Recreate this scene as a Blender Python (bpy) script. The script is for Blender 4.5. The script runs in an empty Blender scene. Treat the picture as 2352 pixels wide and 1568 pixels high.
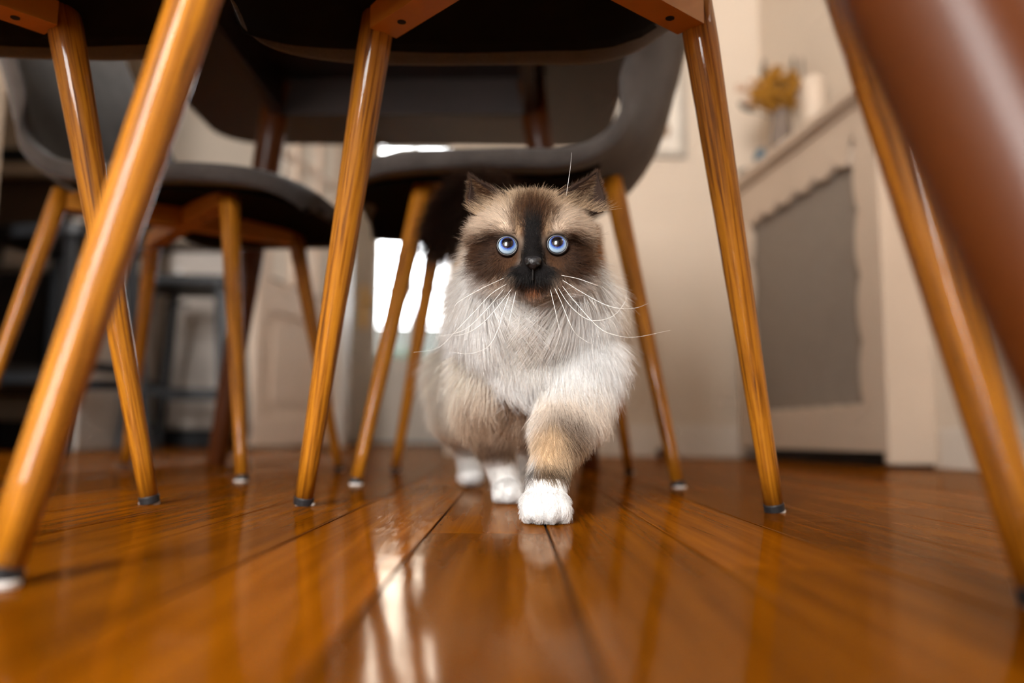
import bpy, bmesh, math, random
import numpy as np
from mathutils import Vector, Matrix, Quaternion, noise

random.seed(7)
rng = np.random.default_rng(11)
SC = bpy.context.scene
COL = SC.collection

# ------------------------------------------------------------------ camera
FPX = 1950.0                      # focal length in pixels of the 2352 x 1568 frame
CAM_H = 0.0584
PITCH, ROLL = math.radians(6.446), math.radians(0.563)
_r = Vector((1, 0, 0))
_u = Vector((0, -math.sin(PITCH), math.cos(PITCH)))
_f = Vector((0, math.cos(PITCH), math.sin(PITCH)))
CAM_R = _r * math.cos(ROLL) + _u * math.sin(ROLL)
CAM_U = _u * math.cos(ROLL) - _r * math.sin(ROLL)
cam_data = bpy.data.cameras.new('camera')
cam_data.sensor_fit = 'HORIZONTAL'
cam_data.sensor_width = 36.0
cam_data.lens = 36.0 * FPX / 2352.0
cam_data.clip_start = 0.01
cam_data.clip_end = 100
cam_data.dof.use_dof = True
cam_data.dof.focus_distance = 0.585
cam_data.dof.aperture_fstop = 2.9
cam = bpy.data.objects.new('camera', cam_data)
COL.objects.link(cam)
cam.matrix_world = Matrix(((CAM_R.x, CAM_U.x, -_f.x, 0), (CAM_R.y, CAM_U.y, -_f.y, 0),
                           (CAM_R.z, CAM_U.z, -_f.z, CAM_H), (0, 0, 0, 1)))
SC.camera = cam

def ray(px, py):
    return _f + CAM_R * ((px - 1176) / FPX) - CAM_U * ((py - 784) / FPX)
def at_y(px, py, y):
    d = ray(px, py); return d * (y / d.y) + Vector((0, 0, CAM_H))
def at_z(px, py, z=0.0):
    d = ray(px, py); return d * ((z - CAM_H) / d.z) + Vector((0, 0, CAM_H))

# ------------------------------------------------------------------ world and daylight
SC.view_settings.view_transform = 'Standard'
SC.view_settings.look = 'None'
SC.view_settings.gamma = 1.0
SC.view_settings.use_curve_mapping = False
SC.view_settings.exposure = 0.16
world = bpy.data.worlds.new('overcast_sky'); SC.world = world
world.use_nodes = True
bg = world.node_tree.nodes['Background']
bg.inputs[0].default_value = (0.95, 0.98, 1.0, 1)
bg.inputs[1].default_value = 13.0

def window_light(name, loc, look, sx, sz, watts, color=(1.0, 0.97, 0.93)):
    d = bpy.data.lights.new(name, 'AREA'); d.shape = 'RECTANGLE'; d.size = sx; d.size_y = sz
    d.energy = watts; d.color = color
    o = bpy.data.objects.new(name, d); COL.objects.link(o)
    o.location = loc
    o.rotation_euler = (Vector(look)).to_track_quat('-Z', 'Y').to_euler()
    return o
WALL_FRONT_Y = -1.70              # the wall behind the camera, with a tall window
window_light('daylight_window_rear', (-.70, WALL_FRONT_Y - .16, 1.25), (0, 1, 0), .86, 1.9, 200)
SC.cycles.use_denoising = True
SC.cycles.max_bounces = 5
SC.cycles.diffuse_bounces = 3
SC.cycles.glossy_bounces = 3
SC.cycles.transmission_bounces = 3
SC.cycles.use_light_tree = False
SC.cycles.use_adaptive_sampling = True
SC.cycles.adaptive_threshold = 0.1
SC.cycles.adaptive_min_samples = 16
SC.cycles.transparent_max_bounces = 12
SC.cycles.caustics_reflective = False
SC.cycles.caustics_refractive = False
SC.cycles.sample_clamp_indirect = 6.0

# ------------------------------------------------------------------ helpers
def srgb(r, g, b):
    f = lambda c: (c / 255 / 12.92) if c / 255 <= 0.04045 else ((c / 255 + 0.055) / 1.055) ** 2.4
    return (f(r), f(g), f(b))

def tag(o, label=None, cat=None, group=None, kind=None):
    if label: o['label'] = label
    if cat: o['category'] = cat
    if group: o['group'] = group
    if kind: o['kind'] = kind
    return o

def empty(name, loc=(0, 0, 0), rotz=0.0, label=None, cat=None, group=None):
    o = bpy.data.objects.new(name, None); COL.objects.link(o)
    o.location = loc; o.rotation_euler = (0, 0, rotz); o.empty_display_size = .05
    return tag(o, label, cat, group)

def link_mesh(name, me, mat=None, parent=None, smooth=False, loc=None, rot=None, scale=None):
    o = bpy.data.objects.new(name, me); COL.objects.link(o)
    if mat is not None and not me.materials: me.materials.append(mat)
    if parent is not None: o.parent = parent
    if loc is not None: o.location = loc
    if rot is not None:
        o.rotation_mode = 'QUATERNION'; o.rotation_quaternion = rot
    if scale is not None: o.scale = scale
    if smooth:
        for p in me.polygons: p.use_smooth = True
    return o

def bm_obj(name, bm, mat=None, parent=None, smooth=False, **kw):
    me = bpy.data.meshes.new(name); bm.normal_update(); bm.to_mesh(me); bm.free()
    return link_mesh(name, me, mat, parent, smooth, **kw)

def mesh_from(name, verts, faces):
    me = bpy.data.meshes.new(name); me.from_pydata([tuple(v) for v in verts], [], faces); me.update()
    return me

def add_box(bm, x0, x1, y0, y1, z0, z1, bevel=0.0, M=None):
    r = bmesh.ops.create_cube(bm, size=1.0)
    vs = r['verts']
    for v in vs:
        v.co = Vector(((x0 + x1) / 2 + v.co.x * (x1 - x0), (y0 + y1) / 2 + v.co.y * (y1 - y0), (z0 + z1) / 2 + v.co.z * (z1 - z0)))
    if bevel > 0:
        es = list({e for v in vs for e in v.link_edges})
        b = bmesh.ops.bevel(bm, geom=es, offset=bevel, segments=2, affect='EDGES', profile=.5)
        vs = list({v for f in b['faces'] for v in f.verts} | {v for v in vs if v.is_valid})
    if M is not None:
        for v in vs: v.co = M @ v.co
    return vs

def box(name, x0, x1, y0, y1, z0, z1, mat, parent=None, bevel=0.0, **kw):
    bm = bmesh.new(); add_box(bm, x0, x1, y0, y1, z0, z1, bevel)
    return bm_obj(name, bm, mat, parent, **kw)

def boxes(name, bl, mat, parent=None, bevel=0.0, **kw):
    bm = bmesh.new()
    for b in bl: add_box(bm, *b, bevel)
    return bm_obj(name, bm, mat, parent, **kw)

def lathe_mesh(name, prof, n=28, cap=True):
    """prof: list of (r, z) from bottom to top."""
    vs, fs = [], []
    for r, z in prof:
        for k in range(n):
            a = 2 * math.pi * k / n; vs.append((r * math.cos(a), r * math.sin(a), z))
    for i in range(len(prof) - 1):
        for k in range(n):
            k2 = (k + 1) % n
            fs.append((i * n + k, i * n + k2, (i + 1) * n + k2, (i + 1) * n + k))
    if cap:
        fs.append(tuple(range(n - 1, -1, -1))); fs.append(tuple((len(prof) - 1) * n + k for k in range(n)))
    return mesh_from(name, vs, fs)

def tube_mesh(name, pts, radii, n=8):
    vs, fs = [], []
    pts = [Vector(p) for p in pts]
    up = Vector((0.13, 0.31, 0.94))
    for i, p in enumerate(pts):
        t = (pts[min(i + 1, len(pts) - 1)] - pts[max(i - 1, 0)]).normalized()
        a = t.cross(up).normalized(); b = t.cross(a)
        for k in range(n):
            q = 2 * math.pi * k / n
            vs.append(p + (a * math.cos(q) + b * math.sin(q)) * radii[i])
    for i in range(len(pts) - 1):
        for k in range(n):
            k2 = (k + 1) % n
            fs.append((i * n + k, i * n + k2, (i + 1) * n + k2, (i + 1) * n + k))
    fs.append(tuple(range(n - 1, -1, -1))); fs.append(tuple((len(pts) - 1) * n + k for k in range(n)))
    return mesh_from(name, vs, fs)

def copy_tree(o, parent=None):
    c = o.copy(); COL.objects.link(c); c.parent = parent
    for ch in list(o.children): copy_tree(ch, c)
    return c

# ------------------------------------------------------------------ materials
def new_mat(name):
    m = bpy.data.materials.new(name); m.use_nodes = True
    nt = m.node_tree
    return m, nt, nt.nodes['Principled BSDF']
def N(nt, t, **kw):
    n = nt.nodes.new(t)
    for k, v in kw.items(): setattr(n, k, v)
    return n
def L(nt, a, b): nt.links.new(a, b)
def ramp(nt, fac, stops):
    r = N(nt, 'ShaderNodeValToRGB'); e = r.color_ramp.elements
    while len(e) < len(stops): e.new(.5)
    for i, (p, c) in enumerate(stops):
        e[i].position = p; e[i].color = (*c, 1)
    L(nt, fac, r.inputs[0]); return r

def plain(name, col, rough=.6, spec=.4, noise_amt=.06, nscale=18, bump=0.0, coat=0.0, metallic=0.0):
    m, nt, b = new_mat(name)
    tc = N(nt, 'ShaderNodeTexCoord')
    nz = N(nt, 'ShaderNodeTexNoise'); nz.inputs['Scale'].default_value = nscale; nz.inputs['Detail'].default_value = 5
    L(nt, tc.outputs['Object'], nz.inputs['Vector'])
    lo = tuple(c * (1 - noise_amt) for c in col); hi = tuple(min(1, c * (1 + noise_amt)) for c in col)
    r = ramp(nt, nz.outputs[0], [(.3, lo), (.7, hi)])
    L(nt, r.outputs[0], b.inputs['Base Color'])
    b.inputs['Roughness'].default_value = rough; b.inputs['Specular IOR Level'].default_value = spec
    b.inputs['Metallic'].default_value = metallic; b.inputs['Coat Weight'].default_value = coat
    b.inputs['Coat Roughness'].default_value = .1
    if bump:
        bp = N(nt, 'ShaderNodeBump'); bp.inputs['Strength'].default_value = bump; bp.inputs['Distance'].default_value = .002
        L(nt, nz.outputs[0], bp.inputs['Height']); L(nt, bp.outputs[0], b.inputs['Normal'])
    return m

def wood(name, stops, scale=(90, 90, 5), rough=.35, coat=.5, coat_rough=.08, bump=.15, detail=6, coords='Object', spec=.4):
    m, nt, b = new_mat(name)
    tc = N(nt, 'ShaderNodeTexCoord'); oi = N(nt, 'ShaderNodeObjectInfo')
    src = tc.outputs[coords]
    if coords == 'Position':
        pass
    mp = N(nt, 'ShaderNodeMapping'); mp.inputs['Scale'].default_value = scale
    L(nt, src, mp.inputs['Vector'])
    off = N(nt, 'ShaderNodeVectorMath', operation='SCALE'); off.inputs[0].default_value = (37, 11, 53)
    L(nt, oi.outputs['Random'], off.inputs['Scale'])
    ad = N(nt, 'ShaderNodeVectorMath', operation='ADD'); L(nt, mp.outputs[0], ad.inputs[0]); L(nt, off.outputs[0], ad.inputs[1])
    n1 = N(nt, 'ShaderNodeTexNoise'); n1.inputs['Scale'].default_value = 1.0; n1.inputs['Detail'].default_value = detail
    n1.inputs['Roughness'].default_value = .62; n1.inputs['Distortion'].default_value = .6
    L(nt, ad.outputs[0], n1.inputs['Vector'])
    r = ramp(nt, n1.outputs[0], stops)
    L(nt, r.outputs[0], b.inputs['Base Color'])
    b.inputs['Roughness'].default_value = rough; b.inputs['Coat Weight'].default_value = coat
    b.inputs['Specular IOR Level'].default_value = spec
    b.inputs['Coat Roughness'].default_value = coat_rough
    bp = N(nt, 'ShaderNodeBump'); bp.inputs['Strength'].default_value = bump; bp.inputs['Distance'].default_value = .001
    L(nt, n1.outputs[0], bp.inputs['Height']); L(nt, bp.outputs[0], b.inputs['Normal'])
    return m

M_WALL = plain('beige_wall_paint', (.66, .55, .44), rough=.85, spec=.2, noise_amt=.025, nscale=3)
M_CEIL = plain('ceiling_paint', (.72, .66, .58), rough=.9, spec=.2, noise_amt=.02, nscale=3)
M_TRIM = plain('white_trim_paint', (.70, .61, .52), rough=.5, spec=.4, noise_amt=.03, nscale=6)
M_COVER = plain('radiator_cover_paint', (.60, .47, .36), rough=.5, spec=.4, noise_amt=.03, nscale=6)
M_MESHP = plain('brown_grey_grille', (.27, .22, .18), rough=.75, spec=.3, noise_amt=.05, nscale=40)
M_DOOR = plain('white_door_paint', (.78, .62, .49), rough=.5, spec=.4, noise_amt=.03, nscale=6)
M_GREYDOOR = plain('grey_door_paint', (.46, .40, .34), rough=.5, spec=.4, noise_amt=.03, nscale=6)
M_CURTAIN = plain('sheer_curtain', (.92, .84, .74), rough=.9, spec=.1, noise_amt=.03, nscale=30)
M_LEG = wood('oak_effect_leg', [(.34, (.075, .021, .0015)), (.45, (.25, .082, .004)), (.58, (.42, .157, .008)), (.78, (.29, .097, .005))],
             scale=(430, 430, 8), rough=.5, coat=.34, coat_rough=.07, bump=.5, spec=.15)
M_BAR = plain('orange_painted_steel', (.48, .185, .018), rough=.42, spec=.5, noise_amt=.06, nscale=60, bump=.05)
M_TABLE = wood('dark_walnut_table', [(.25, (.045, .010, .001)), (.55, (.085, .019, .0012)), (.8, (.12, .028, .0018))],
               scale=(14, 14, 2.2), rough=.45, coat=.14, coat_rough=.2, bump=.04, spec=.2)
M_TABLETOP = wood('dark_walnut_top', [(.25, (.014, .005, .002)), (.55, (.024, .008, .003)), (.8, (.034, .011, .004))],
               scale=(16, 1.6, 16), rough=.45, coat=.2, coat_rough=.25, bump=.04)
M_RUBBER = plain('black_rubber', (.012, .012, .014), rough=.5)
M_FELT = plain('white_felt', (.72, .69, .66), rough=.95, spec=.1)
M_HOLE = plain('screw_hole_black', (.006, .005, .004), rough=.8)
M_BRASS = plain('brass', (.55, .33, .10), rough=.3, metallic=1.0)
M_PAN = plain('black_underseat_cloth', (.006, .006, .006), rough=.9, spec=.1)
M_BLACK = plain('black_metal', (.012, .013, .015), rough=.45)
M_CHAR = plain('charcoal_gloss', (.035, .033, .035), rough=.3)

def fabric_mat(name, c0, c1):
    m, nt, b = new_mat(name)
    tc = N(nt, 'ShaderNodeTexCoord')
    w1 = N(nt, 'ShaderNodeTexNoise'); w1.inputs['Scale'].default_value = 900; w1.inputs['Detail'].default_value = 2
    w2 = N(nt, 'ShaderNodeTexNoise'); w2.inputs['Scale'].default_value = 25; w2.inputs['Detail'].default_value = 4
    L(nt, tc.outputs['Object'], w1.inputs['Vector']); L(nt, tc.outputs['Object'], w2.inputs['Vector'])
    mx = N(nt, 'ShaderNodeMath', operation='MULTIPLY_ADD'); mx.inputs[1].default_value = .35
    L(nt, w2.outputs[0], mx.inputs[0])
    mm = N(nt, 'ShaderNodeMath', operation='MULTIPLY'); mm.inputs[1].default_value = .65
    L(nt, w1.outputs[0], mm.inputs[0]); L(nt, mm.outputs[0], mx.inputs[2])
    r = ramp(nt, mx.outputs[0], [(.35, c0), (.65, c1)])
    L(nt, r.outputs[0], b.inputs['Base Color'])
    b.inputs['Roughness'].default_value = .9; b.inputs['Specular IOR Level'].default_value = .06
    b.inputs['Sheen Weight'].default_value = .25; b.inputs['Sheen Roughness'].default_value = .5
    bp = N(nt, 'ShaderNodeBump'); bp.inputs['Strength'].default_value = .5; bp.inputs['Distance'].default_value = .0008
    L(nt, w1.outputs[0], bp.inputs['Height']); L(nt, bp.outputs[0], b.inputs['Normal'])
    return m
M_FABRIC = fabric_mat('dark_grey_upholstery', (.040, .034, .031), (.105, .090, .082))

def glass_mat():
    m = bpy.data.materials.new('window_glass'); m.use_nodes = True; nt = m.node_tree
    for n in list(nt.nodes): nt.nodes.remove(n)
    out = N(nt, 'ShaderNodeOutputMaterial'); tr = N(nt, 'ShaderNodeBsdfTransparent'); gl = N(nt, 'ShaderNodeBsdfGlossy')
    gl.inputs['Roughness'].default_value = .03
    fr = N(nt, 'ShaderNodeFresnel'); fr.inputs['IOR'].default_value = 1.25
    mx = N(nt, 'ShaderNodeMixShader'); L(nt, fr.outputs[0], mx.inputs[0]); L(nt, tr.outputs[0], mx.inputs[1]); L(nt, gl.outputs[0], mx.inputs[2])
    L(nt, mx.outputs[0], out.inputs[0]); return m
M_GLASS = glass_mat()

def floor_mat():
    m, nt, b = new_mat('varnished_floorboard')
    geo = N(nt, 'ShaderNodeNewGeometry'); oi = N(nt, 'ShaderNodeObjectInfo')
    off = N(nt, 'ShaderNodeVectorMath', operation='SCALE'); off.inputs[0].default_value = (0, 41, 0); L(nt, oi.outputs['Random'], off.inputs['Scale'])
    ad = N(nt, 'ShaderNodeVectorMath', operation='ADD'); L(nt, geo.outputs['Position'], ad.inputs[0]); L(nt, off.outputs[0], ad.inputs[1])
    mp = N(nt, 'ShaderNodeMapping'); mp.inputs['Scale'].default_value = (85, 3.0, 1); L(nt, ad.outputs[0], mp.inputs['Vector'])
    n1 = N(nt, 'ShaderNodeTexNoise'); n1.inputs['Detail'].default_value = 7; n1.inputs['Roughness'].default_value = .6; n1.inputs['Scale'].default_value = 1; n1.inputs['Distortion'].default_value = .8
    L(nt, mp.outputs[0], n1.inputs['Vector'])
    n2 = N(nt, 'ShaderNodeTexNoise'); n2.inputs['Scale'].default_value = 5; n2.inputs['Detail'].default_value = 3; L(nt, ad.outputs[0], n2.inputs['Vector'])
    r = ramp(nt, n1.outputs[0], [(.22, (.090, .022, .0005)), (.45, (.150, .041, .0008)), (.62, (.200, .058, .0011)), (.82, (.26, .080, .0016))])
    hv = N(nt, 'ShaderNodeHueSaturation'); L(nt, r.outputs[0], hv.inputs['Color'])
    v = N(nt, 'ShaderNodeMath', operation='MULTIPLY_ADD'); v.inputs[1].default_value = .55; v.inputs[2].default_value = .55
    L(nt, oi.outputs['Random'], v.inputs[0])
    v2 = N(nt, 'ShaderNodeMath', operation='MULTIPLY_ADD'); v2.inputs[1].default_value = .5; L(nt, n2.outputs[0], v2.inputs[0]); L(nt, v.outputs[0], v2.inputs[2])
    L(nt, v2.outputs[0], hv.inputs['Value'])
    L(nt, hv.outputs[0], b.inputs['Base Color'])
    # scratches
    mp3 = N(nt, 'ShaderNodeMapping'); mp3.inputs['Scale'].default_value = (700, 30, 1); mp3.inputs['Rotation'].default_value = (0, 0, .5)
    L(nt, geo.outputs['Position'], mp3.inputs['Vector'])
    n3 = N(nt, 'ShaderNodeTexNoise'); n3.inputs['Scale'].default_value = 1; n3.inputs['Detail'].default_value = 4; L(nt, mp3.outputs[0], n3.inputs['Vector'])
    rr = N(nt, 'ShaderNodeMapRange'); rr.inputs['From Min'].default_value = .35; rr.inputs['From Max'].default_value = .75
    rr.inputs['To Min'].default_value = .05; rr.inputs['To Max'].default_value = .14; L(nt, n3.outputs[0], rr.inputs['Value'])
    b.inputs['Roughness'].default_value = .5
    b.inputs['Specular IOR Level'].default_value = .0
    gl = N(nt, 'ShaderNodeBsdfGlossy'); gl.inputs['Color'].default_value = (1.0, .82, .63, 1)      # amber varnish
    L(nt, rr.outputs[0], gl.inputs['Roughness'])
    fr = N(nt, 'ShaderNodeFresnel'); fr.inputs['IOR'].default_value = 1.42
    fk = N(nt, 'ShaderNodeMath', operation='MULTIPLY'); fk.inputs[1].default_value = .34; L(nt, fr.outputs[0], fk.inputs[0])
    mxs = N(nt, 'ShaderNodeMixShader'); L(nt, fk.outputs[0], mxs.inputs[0]); L(nt, b.outputs[0], mxs.inputs[1]); L(nt, gl.outputs[0], mxs.inputs[2])
    L(nt, mxs.outputs[0], nt.nodes['Material Output'].inputs[0])
    n4 = N(nt, 'ShaderNodeTexNoise'); n4.inputs['Scale'].default_value = 22; n4.inputs['Detail'].default_value = 2; L(nt, ad.outputs[0], n4.inputs['Vector'])
    bp = N(nt, 'ShaderNodeBump'); bp.inputs['Strength'].default_value = .05; bp.inputs['Distance'].default_value = .001
    L(nt, n1.outputs[0], bp.inputs['Height'])
    bp2 = N(nt, 'ShaderNodeBump'); bp2.inputs['Strength'].default_value = .06; bp2.inputs['Distance'].default_value = .004
    L(nt, n4.outputs[0], bp2.inputs['Height']); L(nt, bp.outputs[0], bp2.inputs['Normal'])
    L(nt, bp2.outputs[0], b.inputs['Normal']); L(nt, bp2.outputs[0], gl.inputs['Normal']); L(nt, bp2.outputs[0], fr.inputs['Normal'])
    return m
M_FLOOR = floor_mat()
M_GAP = plain('dark_floor_gap', (.030, .014, .006), rough=.8, spec=.2)

# ------------------------------------------------------------------ the room
CEIL = 2.62
XL = -2.9                          # left wall
WALL_B_Y = 2.80                    # the wall right of the passage
FAR_Y = 4.42                       # wall of the kitchen side, with the doorway
EXT_Y = 5.85                       # outer wall with the glazed door
RW0, RW1 = Vector((.945, 1.90)), Vector((.845, WALL_B_Y))     # right wall line
rdir = (RW1 - RW0).normalized()
RWN = RW0 - rdir * (RW0.y - WALL_FRONT_Y) / rdir.y * 1.0
def rw(y): return RW0.x + (y - RW0.y) * rdir.x / rdir.y

floor = box('floor', XL, 2.0, WALL_FRONT_Y - .1, EXT_Y + .1, -.06, -.0018, M_GAP); tag(floor, kind='structure')
# floorboards, one by one
PW, PX0 = .0737, -.050
pm = bmesh.new(); add_box(pm, -.5, .5, -.5, .5, -1, 0)
me_plank = bpy.data.meshes.new('plank')
tmp = bmesh.new()
w2 = (PW - .0017) / 2
prof = [(-w2, -.0018), (-w2, -.0004), (-w2 + .0004, 0), (w2 - .0004, 0), (w2, -.0004), (w2, -.0018)]
rows = []
for y in (-.5, .5): rows.append([tmp.verts.new((x, y, z)) for x, z in prof])
for k in range(5): tmp.faces.new((rows[0][k], rows[0][k + 1], rows[1][k + 1], rows[1][k]))
tmp.faces.new(rows[0][::-1]); tmp.faces.new(rows[1])
bmesh.ops.recalc_face_normals(tmp, faces=tmp.faces)
tmp.to_mesh(me_plank); tmp.free(); pm.free(); me_plank.materials.append(M_FLOOR)
prng = random.Random(3)
for i in range(-33, 14):
    xa = PX0 + PW * i; xc = xa + PW / 2
    y0, y1 = -.55, EXT_Y
    if xa > -.2 and xa < .9: y1 = WALL_B_Y + .02
    elif xc < -1.2: y1 = FAR_Y + .02
    cuts = []
    y = y0 + prng.uniform(.2, 1.6)
    while y < y1 - .3:
        cuts.append(y); y += prng.uniform(1.3, 2.1)
    if i == 0: cuts = [.53, 1.98]
    if i == -1: cuts = [1.02, 2.6, 4.2]
    if i == 1: cuts = [.98, 2.3]
    if i == -2: cuts = [.30, 1.7, 3.4]
    e = [y0] + cuts + [y1]
    for a, b_ in zip(e[:-1], e[1:]):
        o = link_mesh('plank', me_plank, None, floor, loc=(xc, (a + b_) / 2, prng.uniform(-.0003, .0002)), scale=(1, b_ - a - .0014, 1))
floor_rear = box('floor_rear', XL, 2.0, WALL_FRONT_Y, -.5505, -.003, 0, M_FLOOR); tag(floor_rear, kind='structure')

ceil = box('ceiling', XL - .1, 2.0, WALL_FRONT_Y - .1, EXT_Y + .1, CEIL, CEIL + .1, M_CEIL); tag(ceil, kind='structure')
wl = box('wall_left', XL - .12, XL, WALL_FRONT_Y - .1, FAR_Y + .1, 0, CEIL, M_WALL); tag(wl, kind='structure')
wsh = box('wall_added_shade', -1.62, -1.46, WALL_FRONT_Y - .05, 2.34, 0, CEIL, M_WALL); tag(wsh, kind='structure')  # unseen wall, added to keep window light off the kitchen side
# wall behind the camera with a tall window
WY0, WY1 = WALL_FRONT_Y - .12, WALL_FRONT_Y
wins = [(-1.15, -.25)]
bl = []
xs = XL
for a, b_ in wins:
    bl.append((xs, a, WY0, WY1, 0, CEIL)); bl.append((a, b_, WY0, WY1, 0, .28)); bl.append((a, b_, WY0, WY1, 2.22, CEIL)); xs = b_
bl.append((xs, 2.0, WY0, WY1, 0, CEIL))
wf = boxes('wall_front', bl, M_WALL); tag(wf, kind='structure')
def window(idx, M, w, h):
    """casement window built in a local frame: x across, z up, centred on x, sill at 0."""
    bm = bmesh.new()
    for b in ((-w/2, -w/2 + .06, -.03, .03, 0, h), (w/2 - .06, w/2, -.03, .03, 0, h), (-w/2, w/2, -.03, .03, 0, .07), (-w/2, w/2, -.03, .03, h - .06, h), (-.045, .045, -.03, .03, 0, h)):
        add_box(bm, *b)
    root = bm_obj('window_%d' % idx, bm, M_TRIM); root.matrix_world = M; tag(root, kind='structure')
    tall = h > 1
    for zc in ((.66, 1.28) if tall else ()):
        for s in (-1, 1):
            box('muntin', min(s * .045, s * (w/2 - .06)), max(s * .045, s * (w/2 - .06)), -.012, .012, zc, zc + .025, M_TRIM, root)
    for s in (-1, 1):
        for a, c in (((.07, .66), (.685, 1.28), (1.305, h - .06)) if tall else ((.07, h - .06),)):
            box('pane', min(s * .045, s * (w/2 - .06)), max(s * .045, s * (w/2 - .06)), -.003, .003, a, c, M_GLASS, root)
    return root
for k, (a, b_) in enumerate(wins):
    window(k + 1, Matrix.Translation(((a + b_) / 2, WALL_FRONT_Y - .06, .28)), .9, 1.94)

# right wall (slightly out of square), with a window beside the table
ang = math.atan2(rdir.y, rdir.x)
MR = Matrix.Translation((RW0.x, RW0.y, 0)) @ Matrix.Rotation(ang, 4, 'Z')   # local +x runs along the wall away from the camera, -y is outside
L0, L1 = (WALL_FRONT_Y - .1 - RW0.y) / rdir.y, (RW1 - RW0).length
wa, wb = (.0 - RW0.y) / rdir.y, (.5 - RW0.y) / rdir.y
wr = boxes('wall_right', [(L0, wa, -.12, 0, 0, CEIL), (wa, wb, -.12, 0, 0, 1.25), (wa, wb, -.12, 0, 1.85, CEIL), (wb, L1 + .12, -.12, 0, 0, CEIL)], M_WALL)
wr.matrix_world = MR; tag(wr, kind='structure')
window(2, MR @ Matrix.Translation(((wa + wb) / 2, -.06, 1.25)), wb - wa, .60)
bbm = boxes('baseboard_right', [(wb + .15, -.03, 0, .012, 0, .088)], M_TRIM, bevel=.002); bbm.matrix_world = MR; tag(bbm, kind='structure')

PASS_X = -.215                     # right edge of the passage
wb_ = boxes('wall_back', [(PASS_X, 1.3, WALL_B_Y, WALL_B_Y + .14, 0, CEIL), (PASS_X, PASS_X + .14, WALL_B_Y + .14, EXT_Y, 0, CEIL)], M_WALL); tag(wb_, kind='structure')
bb = box('baseboard_back', PASS_X, .86, WALL_B_Y - .014, WALL_B_Y, 0, .105, M_TRIM, bevel=.002); tag(bb, kind='structure')
HINGE_X = -.925
wk = boxes('wall_far', [(XL, HINGE_X, FAR_Y, FAR_Y + .12, 0, CEIL), (HINGE_X, PASS_X, FAR_Y, FAR_Y + .12, 2.1, CEIL)], M_WALL); tag(wk, kind='structure')
we_x0, we_x1 = -1.13, -.18
we = boxes('wall_outer', [(-1.9, we_x0, EXT_Y, EXT_Y + .15, 0, CEIL), (we_x1, PASS_X + .2, EXT_Y, EXT_Y + .15, 0, CEIL), (we_x0, we_x1, EXT_Y, EXT_Y + .15, 2.47, CEIL)], M_WALL); tag(we, kind='structure')
wp = box('wall_passage', -1.9, -1.8, FAR_Y + .12, EXT_Y, 0, CEIL, M_WALL); tag(wp, kind='structure')

# glazed outer door
d1 = boxes('door_1', [(we_x0, -.94, EXT_Y, EXT_Y + .05, 0, 2.47), (-.25, we_x1, EXT_Y, EXT_Y + .05, 0, 2.47), (-.94, -.25, EXT_Y, EXT_Y + .05, 0, .10),
                      (-.94, -.25, EXT_Y, EXT_Y + .05, .46, .60), (-.94, -.25, EXT_Y, EXT_Y + .05, 2.37, 2.47)], M_GREYDOOR); tag(d1, kind='structure')
box('panel', -.94, -.25, EXT_Y + .015, EXT_Y + .03, .10, .46, M_GREYDOOR, d1)
gx = [-.94, -.705, -.475, -.25]; gz = [.60, .84, 1.08, 1.33, 1.58, 1.83, 2.10, 2.37]
for x in gx[1:3]: box('muntin', x - .016, x + .016, EXT_Y + .005, EXT_Y + .045, .60, 2.37, M_GREYDOOR, d1)
for z in gz[1:-1]:
    for a, b_ in zip(gx[:-1], gx[1:]): box('muntin', a + .011, b_ - .011, EXT_Y + .01, EXT_Y + .04, z - .014, z + .014, M_GREYDOOR, d1)
for a, b_ in zip(gx[:-1], gx[1:]):
    for c, d in zip(gz[:-1], gz[1:]): box('pane', a, b_, EXT_Y + .022, EXT_Y + .028, c, d, M_GLASS, d1)
hm = bmesh.new()
add_box(hm, -1.055, -1.015, EXT_Y - .008, EXT_Y, .80, 1.10, .003); add_box(hm, -1.045, -.93, EXT_Y - .05, EXT_Y - .03, .98, 1.0, .006); add_box(hm, -1.045, -1.025, EXT_Y - .05, EXT_Y, .98, 1.0, .003)
bm_obj('door_handle', hm, M_BRASS, d1)
box('threshold', we_x0, we_x1, EXT_Y - .06, EXT_Y + .15, -.001, .018, M_CHAR, d1)

# white door leaf standing open into the room
hA, hB = Vector((HINGE_X, FAR_Y)), Vector((-1.105, FAR_Y - .84))
dv = (hB - hA); dw = dv.length
MD = Matrix.Translation((hA.x, hA.y, 0)) @ Matrix.Rotation(math.atan2(dv.y, dv.x), 4, 'Z')
def dpart(name, bl, mat, par=None):
    o = boxes(name, bl, mat, par, bevel=.003)
    if par is None: o.matrix_world = MD
    return o
d2 = dpart('door_2', [(0, .11, -.02, .02, .012, 2.08), (dw - .11, dw, -.02, .02, .012, 2.08), (.11, dw - .11, -.02, .02, .012, .14),
                      (.11, dw - .11, -.02, .02, .60, .74), (.11, dw - .11, -.02, .034, 1.96, 2.08)], M_DOOR); tag(d2, kind='structure')
dpart('panel', [(.11, dw - .11, -.008, .008, .14, .60)], M_DOOR, d2); dpart('panel_moulding', [(.17, dw - .17, -.014, .014, .20, .54)], M_DOOR, d2)
px_ = [.11, .31, dw - .31, dw - .11]; pz_ = [.74, 1.02, 1.34, 1.66, 1.96]
for x in px_[1:3]: dpart('muntin', [(x - .014, x + .014, -.016, .032, .74, 1.96)], M_DOOR, d2)
for z in pz_[1:-1]:
    for a, b_ in zip(px_[:-1], px_[1:]): dpart('muntin', [(a + .014, b_ - .014, -.016, .032, z - .014, z + .014)], M_DOOR, d2)
for a, b_ in zip(px_[:-1], px_[1:]):
    for c, d in zip(pz_[:-1], pz_[1:]): dpart('pane', [(a, b_, -.003, .003, c, d)], M_GLASS, d2)
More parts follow.
